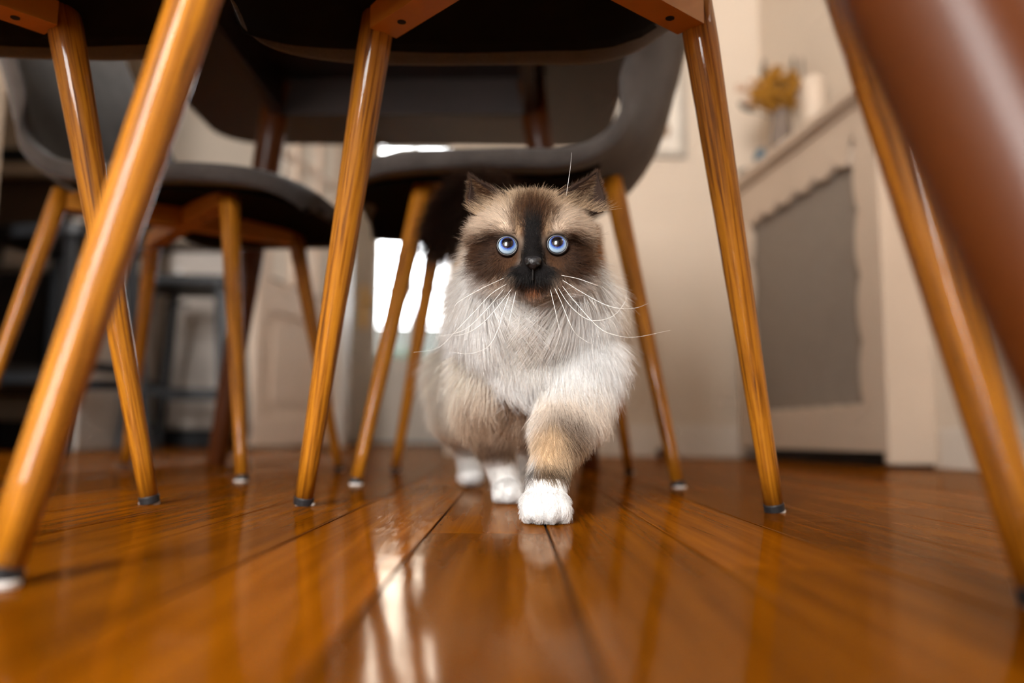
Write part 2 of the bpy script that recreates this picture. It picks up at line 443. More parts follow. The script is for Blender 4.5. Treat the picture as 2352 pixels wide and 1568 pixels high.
cm = bmesh.new(); prev = None
for k in range(61):
    x = .10 + (dw - .20) * k / 60; y = .013 + .005 * math.sin(k * 1.15)
    a, b_ = cm.verts.new((x, y, .75)), cm.verts.new((x, y, 1.95))
    if prev: cm.faces.new((prev[0], a, b_, prev[1]))
    prev = (a, b_)
bm_obj('curtain', cm, M_CURTAIN, d2, smooth=True)
jb = boxes('trim_1', [(HINGE_X, HINGE_X + .05, FAR_Y - .02, FAR_Y + .14, 0, 2.1), (HINGE_X + .05, PASS_X, FAR_Y - .02, FAR_Y + .14, 2.04, 2.1)], M_GREYDOOR); tag(jb, kind='structure')

# balcony beyond the glazed door
M_TERR = plain('balcony_concrete', (.45, .44, .42), rough=.9)
M_PARA = plain('dark_parapet', (.07, .075, .07), rough=.9)
tf = box('balcony_floor', -3.2, 1.4, EXT_Y + .15, EXT_Y + 1.6, -.1, -.02, M_TERR); tag(tf, kind='structure')
par = box('balcony_parapet', -3.2, 1.4, EXT_Y + 1.45, EXT_Y + 1.6, -.02, 1.0, M_PARA); tag(par, kind='structure')

# ------------------------------------------------------------------ chairs
FOOT, TOP_R, LEG_H = .1935, .125, .400
def leg_mesh():
    n = math.sqrt(2) * (FOOT - TOP_R); ln = math.sqrt(n * n + LEG_H * LEG_H)
    prof = []
    for k in range(13):
        t = k / 12; prof.append((.0076 + (.0135 - .0076) * min(1, t * 1.08), .004 + t * (ln - .004)))
    prof[-1] = (prof[-1][0] * .96, prof[-1][1])
    me = lathe_mesh('leg', prof, 28); me.materials.append(M_LEG)
    for p in me.polygons: p.use_smooth = len(p.vertices) == 4
    return me, ln
ME_LEG, LEG_LEN = leg_mesh()
ME_TIP = lathe_mesh('rubber_tip', [(.0070, 0), (.0082, .0008), (.0084, .006), (.0079, .0068)], 24); ME_TIP.materials.append(M_RUBBER)
ME_PAD = lathe_mesh('felt_pad', [(.0078, 0), (.0083, .0006), (.0083, .0022), (.0078, .0026)], 20); ME_PAD.materials.append(M_FELT)
ME_HOLE = lathe_mesh('screw_hole', [(.0034, -.0004), (.0034, .0006)], 14); ME_HOLE.materials.append(M_HOLE)

def channel_mesh(length, w=.0125, h=.024, t=.002):
    """steel channel bar, open side up, bar along x."""
    bm = bmesh.new(); l = length / 2
    add_box(bm, -l, l, -w, w, 0, t); add_box(bm, -l, l, -w, -w + t, t, h); add_box(bm, -l, l, w - t, w, t, h)
    add_box(bm, -l, -l + t, -w + t, w - t, t, h); add_box(bm, l - t, l, -w + t, w - t, t, h)
    me = bpy.data.meshes.new('cross_bar'); bm.to_mesh(me); bm.free(); me.materials.append(M_BAR); return me
ME_BAR = channel_mesh(2 * (TOP_R * math.sqrt(2) - .006))

def catmull(pts, n):
    pts = [Vector(p) for p in pts]; out = []
    P = [pts[0] * 2 - pts[1]] + pts + [pts[-1] * 2 - pts[-2]]
    m = len(pts) - 1
    for k in range(n + 1):
        s = k / n * m; i = min(int(s), m - 1); t = s - i
        a, b, c, d = P[i], P[i + 1], P[i + 2], P[i + 3]
        out.append(.5 * ((2 * b) + (c - a) * t + (2 * a - 5 * b + 4 * c - d) * t * t + (3 * b - a - 3 * c + d) * t ** 3))
    return out
#          y      z     half width
SHELL = [(.228, .411, .095), (.2245, .415, .132), (.213, .420, .163), (.190, .425, .189), (.150, .428, .207), (.09, .430, .216), (0, .431, .220), (-.08, .430, .222), (-.140, .441, .222),
         (-.178, .482, .220), (-.199, .55, .216), (-.218, .63, .208), (-.235, .71, .194), (-.247, .775, .165), (-.252, .815, .110)]
PROF = catmull(SHELL, 960)
def shell_grid(nu=20, nv=52, inset=0.0, off=0.0, v0=0.0, v1=1.0):
    prof = PROF
    rows = []
    for j in range(nv + 1):
        v = v0 + (v1 - v0) * j / nv; p = prof[min(960, int(round(v * 960)))]
        k = min(950, int(round(v * 960))); tan = (prof[k + 9] - prof[max(0, k - 9)]); ty, tz = tan.x, tan.y
        ln = math.hypot(ty, tz); ny, nz = tz / ln, -ty / ln        # points up and forward (sitting side)
        if v < .45: ny, nz = 0.0, 1.0
        row = []
        for i in range(nu + 1):
            u = -1 + 2 * i / nu
            w = max(.02, p.z - inset * (.45 + .55 * min(1, v / .22)))
            sm = min(1, max(0, (v - .451) / .156)); sm = sm * sm * (3 - 2 * sm)
            bend = -.019 * (1 - sm) + sm * (.008 + .062 * math.exp(-((v - .664) / .137) ** 2))
            c = bend * abs(u) ** 2.6
            row.append(Vector((u * w, p.x + ny * (c + off), p.y + nz * (c + off))))
        rows.append(row)
    return rows
def shell_mesh(th=.027):
    nu, nv = 20, 52
    top = shell_grid(nu, nv); bm = bmesh.new()
    tv = [[bm.verts.new(c) for c in r] for r in top]
    bot = []
    for j, r in enumerate(top):
        rr = []
        for i, c in enumerate(r):
            k = min(950, int(round(j / nv * 960))); tn = PROF[k + 9] - PROF[max(0, k - 9)]
            n = Vector((0, tn.y, -tn.x)).normalized()
            if j < nv * .45: n = Vector((0, .15 * n.y, 1)).normalized()
            edge = min(min(i, nu - i) / 2.0, min(j, nv - j) / 2.0, 1.0)
            rr.append(c - n * th * (.95 + .05 * edge) + Vector((-.003 * (2 * i / nu - 1) if edge < .4 else 0, 0, 0)))
        bot.append(rr)
    bv = [[bm.verts.new(c) for c in r] for r in bot]
    for j in range(nv):
        for i in range(nu):
            bm.faces.new((tv[j][i], tv[j][i + 1], tv[j + 1][i + 1], tv[j + 1][i])); bm.faces.new((bv[j][i], bv[j + 1][i], bv[j + 1][i + 1], bv[j][i + 1]))
    ring = [(0, i) for i in range(nu)] + [(j, nu) for j in range(nv)] + [(nv, i) for i in range(nu, 0, -1)] + [(j, 0) for j in range(nv, 0, -1)]
    for a, b in zip(ring, ring[1:] + ring[:1]):
        # rounded rim: one extra loop pushed outwards
        ta, tb, ba, bb2 = tv[a[0]][a[1]], tv[b[0]][b[1]], bv[a[0]][a[1]], bv[b[0]][b[1]]
        bm.faces.new((ta, ba, bb2, tb))
    bmesh.ops.recalc_face_normals(bm, faces=bm.faces)
    me = bpy.data.meshes.new('seat_shell'); bm.to_mesh(me); bm.free()
    o = bpy.data.objects.new('tmp', me); COL.objects.link(o)
    s = o.modifiers.new('s', 'SUBSURF'); s.levels = 2; s.render_levels = 2
    dg = bpy.context.evaluated_depsgraph_get(); m2 = bpy.data.meshes.new_from_object(o.evaluated_get(dg))
    bpy.data.objects.remove(o); m2.name = 'seat_shell'; m2.materials.clear(); m2.materials.append(M_FABRIC)
    for p in m2.polygons: p.use_smooth = True
    return m2, bot
ME_SHELL, BOT = shell_mesh()
def pan_mesh():
    # black cloth under the seat, its edge a little wavy where the fabric is stapled over
    nu, nv = 24, 22; bm = bmesh.new(); rows = []
    g = shell_grid(nu, nv, inset=.042, off=-.0268, v0=.065, v1=.55)
    for j, r in enumerate(g):
        rr = []
        for i, c in enumerate(r):
            e = min(i, nu - i) == 0 or j == 0
            wv = .0022 * math.sin(i * .9 + j * .8) if e else 0
            rr.append(bm.verts.new((c.x + (wv if j else 0) - .003 * (2 * i / nu - 1), c.y + (wv if j == 0 else 0), c.z - .0005)))
        rows.append(rr)
    top = [[bm.verts.new(v.co + Vector((0, 0, .006))) for v in r] for r in rows]
    for j in range(nv):
        for i in range(nu):
            bm.faces.new((rows[j][i], rows[j + 1][i], rows[j + 1][i + 1], rows[j][i + 1])); bm.faces.new((top[j][i], top[j][i + 1], top[j + 1][i + 1], top[j + 1][i]))
    ring = [(0, i) for i in range(nu)] + [(j, nu) for j in range(nv)] + [(nv, i) for i in range(nu, 0, -1)] + [(j, 0) for j in range(nv, 0, -1)]
    for a, b in zip(ring, ring[1:] + ring[:1]):
        bm.faces.new((rows[a[0]][a[1]], rows[b[0]][b[1]], top[b[0]][b[1]], top[a[0]][a[1]]))
    bmesh.ops.recalc_face_normals(bm, faces=bm.faces)
    me = bpy.data.meshes.new('seat_pan'); bm.to_mesh(me); bm.free(); me.materials.append(M_PAN)
    for p in me.polygons: p.use_smooth = True
    return me
ME_PAN = pan_mesh()
ME_BOLT = lathe_mesh('bolt', [(.006, -.010), (.008, -.008), (.008, -.004), (.0035, -.003), (.0035, .012)], 14); ME_BOLT.materials.append(M_BRASS)

def make_chair():
    root = empty('dining_chair', cat='chair', group='upholstered dining chairs pushed in at the table')
    link_mesh('seat_shell', ME_SHELL, None, root); link_mesh('seat_pan', ME_PAN, None, root)
    for sx in (-1, 1):
        for sy in (-1, 1):
            a, b = Vector((sx * FOOT, sy * FOOT, .0022)), Vector((sx * TOP_R, sy * TOP_R, LEG_H))
            q = Vector((0, 0, 1)).rotation_difference((b - a).normalized())
            lg = link_mesh('leg', ME_LEG, None, root, loc=a, rot=q)
            link_mesh('rubber_tip', ME_TIP, None, lg, loc=(0, 0, -.0012))
            link_mesh('felt_pad', ME_PAD, None, lg, loc=q.inverted() @ Vector((sx * .0022, -.001, -.0022)), rot=q.inverted())
    for s in (1, -1):
        br = link_mesh('cross_bar', ME_BAR, None, root, loc=(0, 0, .375 + (.0012 if s > 0 else 0)), rot=Quaternion((0, 0, 1), s * math.pi / 4))
        for d in (-.145, -.075, .075, .145): link_mesh('screw_hole', ME_HOLE, None, br, loc=(d, 0, -.0002))
        for d in (-.125, .125): link_mesh('bolt', ME_BOLT, None, br, loc=(d, 0, .016 + .012))
    for s in (1, -1):   # small tabs that carry the seat
        bm = bmesh.new()
        add_box(bm, -.16, .16, -.012, .012, .3985, .4035)
        bm_obj('mount_plate', bm, M_BAR, root, rot=Quaternion((0, 0, 1), s * math.pi / 4))
    return root
chair0 = make_chair()
R_ = math.radians
chairs = [  # x, y, yaw (0 = faces away from the camera), label
    (.0087, .515, R_(90) - .0596, 'grey upholstered dining chair directly above the walking cat, oak-look legs around it'),
    (.0054, 1.2245, R_(90) + .0139, 'grey upholstered dining chair just behind the cat, back towards the radiator cover'),
    (-.5067, 1.2915, R_(-90) - .1143, 'grey upholstered dining chair facing the far table legs, back towards the kitchen units'),
    (-.478, .510, R_(-90) + .08, 'grey upholstered dining chair beside the bright glossy leg, black underside and one wood-grain leg showing')]
for i, (x, y, a, lb) in enumerate(chairs):
    o = chair0 if i == 0 else copy_tree(chair0)
    o.location = (x, y, 0); o.rotation_euler = (0, 0, a); o['label'] = lb

# ------------------------------------------------------------------ dining table
tbl = empty('dining_table', (-.22, .9, 0), 0, 'dark walnut dining table with splayed round legs standing over the chairs', 'table')
TX0, TX1, TY0, TY1, TZ = -.668, .212, -.06, 1.90, .722
def tl(v): return Vector(v) - Vector((-.22, .9, 0))
def rounded_slab(x0, x1, y0, y1, z0, z1, r, n=8):
    ring = []
    for cx, cy, a0 in ((x1 - r, y1 - r, 0), (x0 + r, y1 - r, 90), (x0 + r, y0 + r, 180), (x1 - r, y0 + r, 270)):
        for k in range(n + 1):
            a = math.radians(a0 + 90 * k / n); ring.append((cx + r * math.cos(a), cy + r * math.sin(a)))
    bm = bmesh.new(); m = len(ring); cx, cy = (x0 + x1) / 2, (y0 + y1) / 2
    loops = []
    for z, s in ((z0, .988), (z0 + .006, 1.0), (z1 - .005, 1.0), (z1, .994)):
        loops.append([bm.verts.new((cx + (x - cx) * s, cy + (y - cy) * s, z)) for x, y in ring])
    for a, b in zip(loops[:-1], loops[1:]):
        for k in range(m): bm.faces.new((a[k], a[(k + 1) % m], b[(k + 1) % m], b[k]))
    bm.faces.new(loops[0][::-1]); bm.faces.new(loops[-1]); return bm
bmt = rounded_slab(TX0, TX1, TY0, TY1, TZ, TZ + .028, .10)
for v in bmt.verts: v.co = tl(v.co)
bm_obj('table_top', bmt, M_TABLETOP, tbl)
tlegs = [((-.443, 1.54), (-.560, 1.63)), ((.028, 1.523), (.150, 1.61)), ((-.455, .27), (-.59, .13)), ((-.0236, .3415), (.139, .153))]
APZ = .652
for (tx, ty), (fx, fy) in tlegs:
    a, b = Vector((fx, fy, 0)), Vector((tx, ty, TZ))
    ln = (b - a).length; q = Vector((0, 0, 1)).rotation_difference((b - a).normalized())
    prof = [(.0175, 0), (.0182, .004)] + [(.0182 + (.0275 - .0182) * t, .004 + (ln - .006) * t) for t in (.15, .3, .5, .7, .85, 1.0)]
    me = lathe_mesh('leg', prof, 36); me.materials.append(M_TABLE)
    for p in me.polygons: p.use_smooth = len(p.vertices) == 4
    link_mesh('leg', me, None, tbl, loc=tl(a), rot=q)
def apron(p, q):
    p, q = Vector((*p, 0)), Vector((*q, 0)); d = q - p; l = d.length
    bm = bmesh.new(); add_box(bm, .0, l, -.011, .011, APZ, TZ + .002, .002)
    for v in bm.verts: v.co = tl(Matrix.Translation(p) @ Matrix.Rotation(math.atan2(d.y, d.x), 4, 'Z') @ v.co)
    bm_obj('apron', bm, M_TABLETOP, tbl)
T = [t[0] for t in tlegs]
apron(T[0], T[1]); apron(T[2], T[3]); apron(T[0], T[2]); apron(T[1], T[3])

# ------------------------------------------------------------------ radiator cover along the right wall
COVER_LEN, COVER_D, COVER_H = .88, .112, .872
rc = empty('radiator_cover', MR @ Vector((0, 0, 0)), ang, 'cream radiator cover with scalloped grille opening along the wall', 'radiator cover')
def rpart(name, bl, mat, par=rc, bevel=.0015): return boxes(name, bl, mat, par, bevel=bevel)
CX0, CX1 = .0, COVER_LEN
rpart('end_panel', [(CX0, CX0 + .018, 0, COVER_D, .008, COVER_H)], M_COVER)
rpart('end_panel', [(CX1 - .018, CX1, 0, COVER_D, .008, COVER_H)], M_COVER)
rpart('foot', [(CX0 + .002, CX0 + .016, .004, COVER_D - .02, 0, .008)], M_BLACK, bevel=0)
rpart('foot', [(CX1 - .016, CX1 - .002, .004, COVER_D - .02, 0, .008)], M_BLACK, bevel=0)
# front frame: flat board with a scalloped opening
def front_frame():
    x0, x1, z0, z1 = CX0 + .018, CX1 - .018, .034, COVER_H
    ox0, ox1, oz0, oz1 = x0 + .075, x1 - .085, .135, .765
    n = 240; inner, outer = [], []
    def wave(t, lobes, amp): return amp * abs(math.sin(math.pi * lobes * t)) ** .7
    def side(k, m): return k / m
    m = n // 4
    for k in range(m):     # bottom, left to right
        t = k / m; inner.append((ox0 + (ox1 - ox0) * t, oz0 + wave(t, 7, .012)))
        outer.append((x0 + (x1 - x0) * t, z0))
    for k in range(m):     # right side up
        t = k / m; inner.append((ox1 - wave(t, 4, .020), oz0 + (oz1 - oz0) * t)); outer.append((x1, z0 + (z1 - z0) * t))
    for k in range(m):     # top, right to left, deeper scallops towards the corners
        t = k / m; dip = 0.0 if t > .94 else .045
        inner.append((ox1 - (ox1 - ox0) * t, oz1 + .045 - max(0, dip) - wave(t, 6, .034))); outer.append((x1 - (x1 - x0) * t, z1))
    for k in range(m):
        t = k / m; inner.append((ox0 + wave(t, 4, .020), oz1 - (oz1 - oz0) * t)); outer.append((x0, z1 - (z1 - z0) * t))
    bm = bmesh.new()
    A, B = COVER_D - .018, COVER_D
    L4 = [[bm.verts.new((p[0], y, p[1])) for p in lst] for lst, y in ((inner, B), (outer, B), (outer, A), (inner, A))]
    for a, b in ((0, 1), (1, 2), (2, 3), (3, 0)):
        for k in range(len(inner)):
            k2 = (k + 1) % len(inner); bm.faces.new((L4[a][k], L4[a][k2], L4[b][k2], L4[b][k]))
    bmesh.ops.recalc_face_normals(bm, faces=bm.faces)
    return bm_obj('front_frame', bm, M_COVER, rc)
front_frame()
rpart('grille', [(CX0 + .06, CX1 - .06, COVER_D - .030, COVER_D - .024, .10, .83)], M_MESHP, bevel=0)
rpart('top_board', [(CX0 - .02, CX1 + .0, -.004, COVER_D + .028, COVER_H, COVER_H + .028)], M_COVER, bevel=.004)
rpart('top_moulding', [(CX0 + .002, CX1, 0.02, COVER_D + .012, COVER_H - .012, COVER_H)], M_COVER, bevel=.003)
rpart('shadow_board', [(CX0 + .02, CX1 - .02, .02, .03, .0, .25)], M_BLACK, bevel=0)  # black sheet inside the cover, its colour stands in for the shade there

def on_cover(px, py, back=.06):
    """point on top of the cover, 'back' metres in front of the wall, that lies on the vertical of pixel px."""
    best = None
    for k in range(200):
        s = COVER_LEN * k / 199; p = MR @ Vector((s, back, COVER_H + .028))
        v = p - Vector((0, 0, CAM_H)); q = 1176 + FPX * v.dot(CAM_R) / v.dot(_f)
        if best is None or abs(q - px) < best[0]: best = (abs(q - px), p)
    return best[1]
# vase with dried flowers
pv = on_cover(1795, 290, .070)
M_VASE = plain('smoky_glass_vase', (.20, .15, .12), rough=.25, spec=.5)
M_DRYY = plain('dried_yellow_flower', (.36, .16, .012), rough=.9, noise_amt=.35, nscale=60)
M_DRYP = plain('dried_pink_flower', (.50, .26, .15), rough=.9, noise_amt=.2, nscale=60)
M_DRYG = plain('dried_dark_leaf', (.075, .065, .055), rough=.9, noise_amt=.2, nscale=60)
vr = empty('vase_of_dried_flowers', pv, 0, 'smoky vase of dried mustard flowers standing on the radiator cover', 'vase')
vm = lathe_mesh('vase', [(.030, 0), (.034, .004), (.036, .05), (.031, .10), (.024, .135), (.026, .155), (.023, .155), (.021, .135), (.026, .10), (.030, .05), (.028, .008)], 28); vm.materials.append(M_VASE)
link_mesh('vase', vm, None, vr, smooth=True)
frng = random.Random(5)
def flower_head(name, mat, c, r, nb, sq=1.0):
    bm = bmesh.new()
    for k in range(nb):
        d = Vector((frng.gauss(0, 1), frng.gauss(0, 1), frng.gauss(0, 1) * sq)).normalized() * r * frng.uniform(.3, 1)
        b = bmesh.ops.create_icosphere(bm, subdivisions=1, radius=r * frng.uniform(.16, .30))
        for v in b['verts']: v.co += Vector(c) + d
    return bm_obj(name, bm, mat, vr, smooth=True)
def stem(a, b, r=.0016, mat=None, bow=.02):
    a, b = Vector(a), Vector(b); mid = (a + b) / 2 + Vector((0, 0, bow))
    pts = [a.lerp(mid, t).lerp(mid.lerp(b, t), t) for t in (0, .2, .4, .6, .8, 1)]
    me = tube_mesh('stem', pts, [r] * 6, 6); me.materials.append(mat or M_DRYG); return link_mesh('stem', me, None, vr)
for k, (x, y, z, r) in enumerate([(-.050, 0, .220, .036), (-.012, .01, .245, .038), (.022, -.01, .235, .036), (-.030, -.012, .180, .032), (.008, .0, .185, .034), (-.062, .01, .185, .026), (-.018, 0, .268, .026), (.030, .01, .190, .026)]):
    stem((0, 0, .12), (x, y, z), mat=M_DRYY); flower_head('flower_head', M_DRYY, (x, y, z), r * 1.15, 40)
for x, y, z, r in [(-.118, .0, .225, .020), (-.105, .0, .185, .016), (-.085, .005, .245, .014)]:
    stem((0, 0, .12), (x, y, z), mat=M_DRYP); flower_head('flower_head', M_DRYP, (x, y, z), r, 14)
for x, z, zz in [(-.050, .245, .315), (.040, .24, .325), (.075, .26, .350), (-.085, .150, .165), (-.105, .155, .180)]:
    stem((0, 0, .11), (x, 0, z)); me = tube_mesh('seed_head', [(x, 0, z), (x - (.01 if x < -.06 else 0), 0, (z + zz) / 2), (x - (.02 if x < -.06 else -.004), 0, zz)], [.006, .009, .003], 8)
    me.materials.append(M_DRYG); link_mesh('seed_head', me, None, vr, smooth=True)
# white pillar candle beside it
pc = on_cover(1872, 250, .060)
M_WAX = plain('ivory_wax', (.64, .52, .41), rough=.5)
cd = empty('pillar_candle', pc, 0, 'ivory pillar candle beside the vase on the radiator cover', 'candle')
cmn = lathe_mesh('wax', [(.030, 0), (.0315, .004), (.0315, .168), (.029, .172), (.02, .168), (.004, .167)], 28); cmn.materials.append(M_WAX); link_mesh('wax', cmn, None, cd, smooth=True)
wk_ = tube_mesh('wick', [(0, 0, .166), (.001, 0, .174), (.003, 0, .181)], [.0012] * 3, 6); wk_.materials.append(M_BLACK); link_mesh('wick', wk_, None, cd)
# two small ornaments near the far end
M_BLUE = plain('teal_blue_glaze', (.05, .12, .17), rough=.3); M_GREYS = plain('grey_stone', (.13, .115, .10), rough=.7)
pb = on_cover(1748, 340, .118)
bo = empty('trinket_pot', pb, 0, 'small teal blue glazed pot on the radiator cover', 'pot')
pm_ = lathe_mesh('pot', [(.012, 0), (.020, .006), (.023, .018), (.019, .030), (.014, .034), (.015, .038), (.012, .038), (.012, .033)], 20); pm_.materials.append(M_BLUE); link_mesh('pot', pm_, None, bo, smooth=True)
lm_ = lathe_mesh('lid', [(.0135, .037), (.012, .041), (.004, .043), (.004, .047), (.001, .048)], 16); lm_.materials.append(M_BLUE); link_mesh('lid', lm_, None, bo, smooth=True)
pg = on_cover(1708, 372, .112)
bmg = bmesh.new(); bmesh.ops.create_icosphere(bmg, subdivisions=3, radius=1)
for v in bmg.verts:
    k = 1 + .12 * noise.noise(v.co * 1.7); v.co = Vector((v.co.x * .022 * k, v.co.y * .03 * k, .016 + v.co.z * .016 * k))
go = bm_obj('pebble', bmg, M_GREYS, None, smooth=True, loc=pg); tag(go, 'rounded grey pebble at the far end of the radiator cover', 'pebble')

# ------------------------------------------------------------------ framed sketch on the back wall
pr = at_y(1576, 364, WALL_B_Y - .001)
M_FRAME = plain('pale_grey_frame', (.42, .37, .31), rough=.5); M_MAT = plain('white_paper', (.74, .67, .58), rough=.8); M_INK = plain('sepia_ink', (.30, .20, .13), rough=.9)
FW, FH = .30, .42
fr = empty('framed_sketch', (pr.x - FW / 2, WALL_B_Y, pr.z), 0, 'pale framed sepia figure sketch hanging on the beige wall', 'picture')
boxes('frame', [(-FW/2, FW/2, -.018, 0, 0, .022), (-FW/2, FW/2, -.018, 0, FH - .022, FH), (-FW/2, -FW/2 + .022, -.018, 0, .022, FH - .022), (FW/2 - .022, FW/2, -.018, 0, .022, FH - .022)], M_FRAME, fr, bevel=.002)
box('paper', -FW/2 + .02, FW/2 - .02, -.008, -.004, .02, FH - .02, M_MAT, fr)
def ink(pts):
    bm = bmesh.new(); f = [bm.verts.new((x, -.0085, z)) for x, z in pts]; g = [bm.verts.new((x, -.0080, z)) for x, z in pts]
    bm.faces.new(f[::-1]); bm.faces.new(g)
    for k in range(len(pts)): bm.faces.new((f[k], f[(k + 1) % len(pts)], g[(k + 1) % len(pts)], g[k]))
    return bm_obj('ink_mark', bm, M_INK, fr)
ink([(.050, .170), (.080, .165), (.092, .185), (.086, .215), (.088, .250), (.074, .275), (.066, .250), (.056, .215)])
ink([(.066, .075), (.090, .070), (.096, .100), (.086, .125), (.072, .118), (.062, .098)])
ink([(-.02, .20), (.02, .19), (.03, .24), (.0, .27), (-.03, .24)])

# brown rubber ball by the baseboard
bmb = bmesh.new(); bmesh.ops.create_uvsphere(bmb, u_segments=20, v_segments=12, radius=.017)
for v in bmb.verts: v.co.z *= .92
pbk = at_z(1492, 1046); pbk.y = WALL_B_Y - .04; pbk.z = .0155
bk = bm_obj('toy_ball', bmb, plain('brown_rubber', (.10, .045, .03), rough=.6), None, smooth=True, loc=pbk); tag(bk, 'small dark brown ball lying at the baseboard', 'ball')

# ------------------------------------------------------------------ kitchen side on the left
M_KWHITE = plain('kitchen_white', (.50, .44, .39), rough=.5); M_KBROWN = plain('kitchen_brown', (.055, .032, .018), rough=.5); M_KOAK = plain('worktop_oak', (.38, .29, .21), rough=.5)
KY = 2.95
kx1 = -1.50; kx0 = -2.75
ku = empty('kitchen_unit', (kx1, KY, 0), 0, 'white kitchen unit with built-in oven and brown drawer fronts', 'kitchen cabinet')
def kz(py): return at_y(60, py, KY).z
def kp(name, bl, mat, bev=.003): return boxes(name, [(a, b, c, d, e, f) for a, b, c, d, e, f in bl], mat, ku, bevel=bev)
kp('carcass', [(-1.25, -.03, .02, .58, .10, kz(535)), (-.03, 0, 0, .60, .0, kz(535))], M_KWHITE)
kp('side_panel', [(-.065, -.03, -.004, .02, .10, kz(500))], M_KWHITE)
kp('drawer_front', [(-1.25, -.075, -.002, .02, kz(612), kz(532))], M_KWHITE)
ov = kp('oven_door', [(-.66, -.075, -.004, .02, kz(850), kz(625))], M_CHAR)
boxes('oven_handle', [(-.62, -.12, -.035, -.022, kz(640), kz(634))], M_BLACK, ov)
boxes('oven_frame', [(-.66, -.60, -.010, -.004, kz(850), kz(625)), (-.135, -.075, -.010, -.004, kz(850), kz(625))], M_BLACK, ov)
kp('lower_drawer', [(-1.25, -.075, -.002, .02, kz(912), kz(868))], M_KBROWN)
kp('plinth', [(-1.25, -.04, .04, .06, 0, .10)], M_BLACK)
kp('apron_board', [(-1.25, -.02, .03, .60, kz(528), kz(408))], M_KBROWN)
kp('worktop', [(-1.27, .0, -.02, .62, kz(406), kz(376))], M_KOAK)
# black kettle-like canister on worktop: a low black tray
tr_ = boxes('serving_tray', [(-.45, -.05, .0, .26, 0, .012), (-.45, -.05, .0, .010, .012, .075), (-.45, -.05, .25, .26, .012, .075), (-.45, -.44, .01, .25, .012, .075), (-.06, -.05, .01, .25, .012, .075)], M_BLACK, bevel=.002)
tr_.location = (kx1 - .03, KY + .05, kz(376)); tag(tr_, 'black rectangular tray standing on the kitchen worktop', 'tray')

# peninsula cupboard behind the stools
py_ = 3.85
pn = empty('kitchen_cupboard', (-1.62, py_, 0), 0, 'pale grey cupboard with a dark plinth behind the black stools', 'kitchen cabinet')
boxes('carcass', [(-.55, .30, .02, .5, .08, .90)], M_KWHITE, pn, bevel=.003)
for a, b in ((-.55, -.13), (-.12, .30)): 
    dd = boxes('cupboard_door', [(a + .004, b - .004, 0, .02, .09, .70)], M_KWHITE, pn, bevel=.003)
    boxes('handle', [((a + b) / 2 - .05, (a + b) / 2 + .05, -.02, -.008, .64, .652)], M_BLACK, dd)
    dd = boxes('drawer', [(a + .004, b - .004, 0, .02, .71, .89)], M_KWHITE, pn, bevel=.003)
    kb = lathe_mesh('knob', [(.006, 0), (.006, .014), (.016, .018), (.014, .028)], 14); kb.materials.append(M_FELT)
    link_mesh('knob', kb, None, dd, loc=((a + b) / 2, 0, .80), rot=Quaternion((1, 0, 0), math.pi / 2))
boxes('plinth', [(-.53, .28, .05, .07, 0, .08)], M_BLACK, pn)
boxes('worktop', [(-.58, .32, -.03, .52, .90, .935)], M_KBROWN, pn, bevel=.003)

# black bar stools
def bar_stool():
    r = empty('bar_stool', cat='stool', group='black bar stools by the cupboard')
    for sx in (-1, 1):
        for sy in (-1, 1):
            a, b = Vector((sx * .19, sy * .19, 0)), Vector((sx * .13, sy * .13, .64))
            bm = bmesh.new(); add_box(bm, -.017, .017, -.017, .017, 0, (b - a).length, .003)
            bm_obj('leg', bm, M_BLACK, r, loc=a, rot=Vector((0, 0, 1)).rotation_difference((b - a).normalized()))
    for k, (dx, dy) in enumerate(((0, 1), (0, -1), (1, 0), (-1, 0))):
        e = .172; z = .20 if dx == 0 else .24
        boxes('rail', [(-e, e, dy * e - .011, dy * e + .011, z, z + .032)] if dx == 0 else [(dx * e - .011, dx * e + .011, -e, e, z, z + .032)], M_BLACK, r, bevel=.002)
    bm = rounded_slab(-.18, .18, -.17, .17, .635, .672, .05); bm_obj('seat', bm, M_BLACK, r)
    return r
st0 = bar_stool()
for i, (px, py, yaw, lb) in enumerate([(432, 1042, .05, 'black wooden bar stool nearest the open white door'), (120, 1046, -.2, 'black wooden bar stool in front of the kitchen oven')]):
    o = st0 if i == 0 else copy_tree(st0)
    p = at_z(px, py); p.y = (3.40, 2.62)[i]; p.x = at_y(px, py, p.y).x
    o.location = (p.x, p.y, 0); o.rotation_euler = (0, 0, yaw); o['label'] = lb
# planter on the balcony
M_POT = plain('grey_planter', (.16, .17, .17), rough=.8); M_LEAF = plain('dark_green_leaf', (.05, .085, .05), rough=.7, noise_amt=.3)
pp = at_y(900, 790, EXT_Y + .75)
pl = empty('balcony_planter', (pp.x, EXT_Y + .75, -.02), 0, 'dark planter with leafy plant outside the glazed door', 'planter')
boxes('trough', [(-.30, .30, -.11, .11, 0, .60)], M_POT, pl, bevel=.01)
lrng = random.Random(9); lb_ = bmesh.new()
for k in range(90):
    b0 = Vector((lrng.uniform(-.27, .27), lrng.uniform(-.08, .08), .60)); d = Vector((lrng.gauss(0, .5), lrng.gauss(0, .4), lrng.uniform(.5, 1.3))).normalized() * lrng.uniform(.10, .26)
    s = d.cross(Vector((lrng.gauss(0, 1), lrng.gauss(0, 1), .1))).normalized() * .016
    v = [lb_.verts.new(c) for c in (b0, b0 + d * .5 + s, b0 + d, b0 + d * .5 - s)]; lb_.faces.new(v)
lo_ = bm_obj('foliage', lb_, M_LEAF, pl); lo_['kind'] = 'stuff'

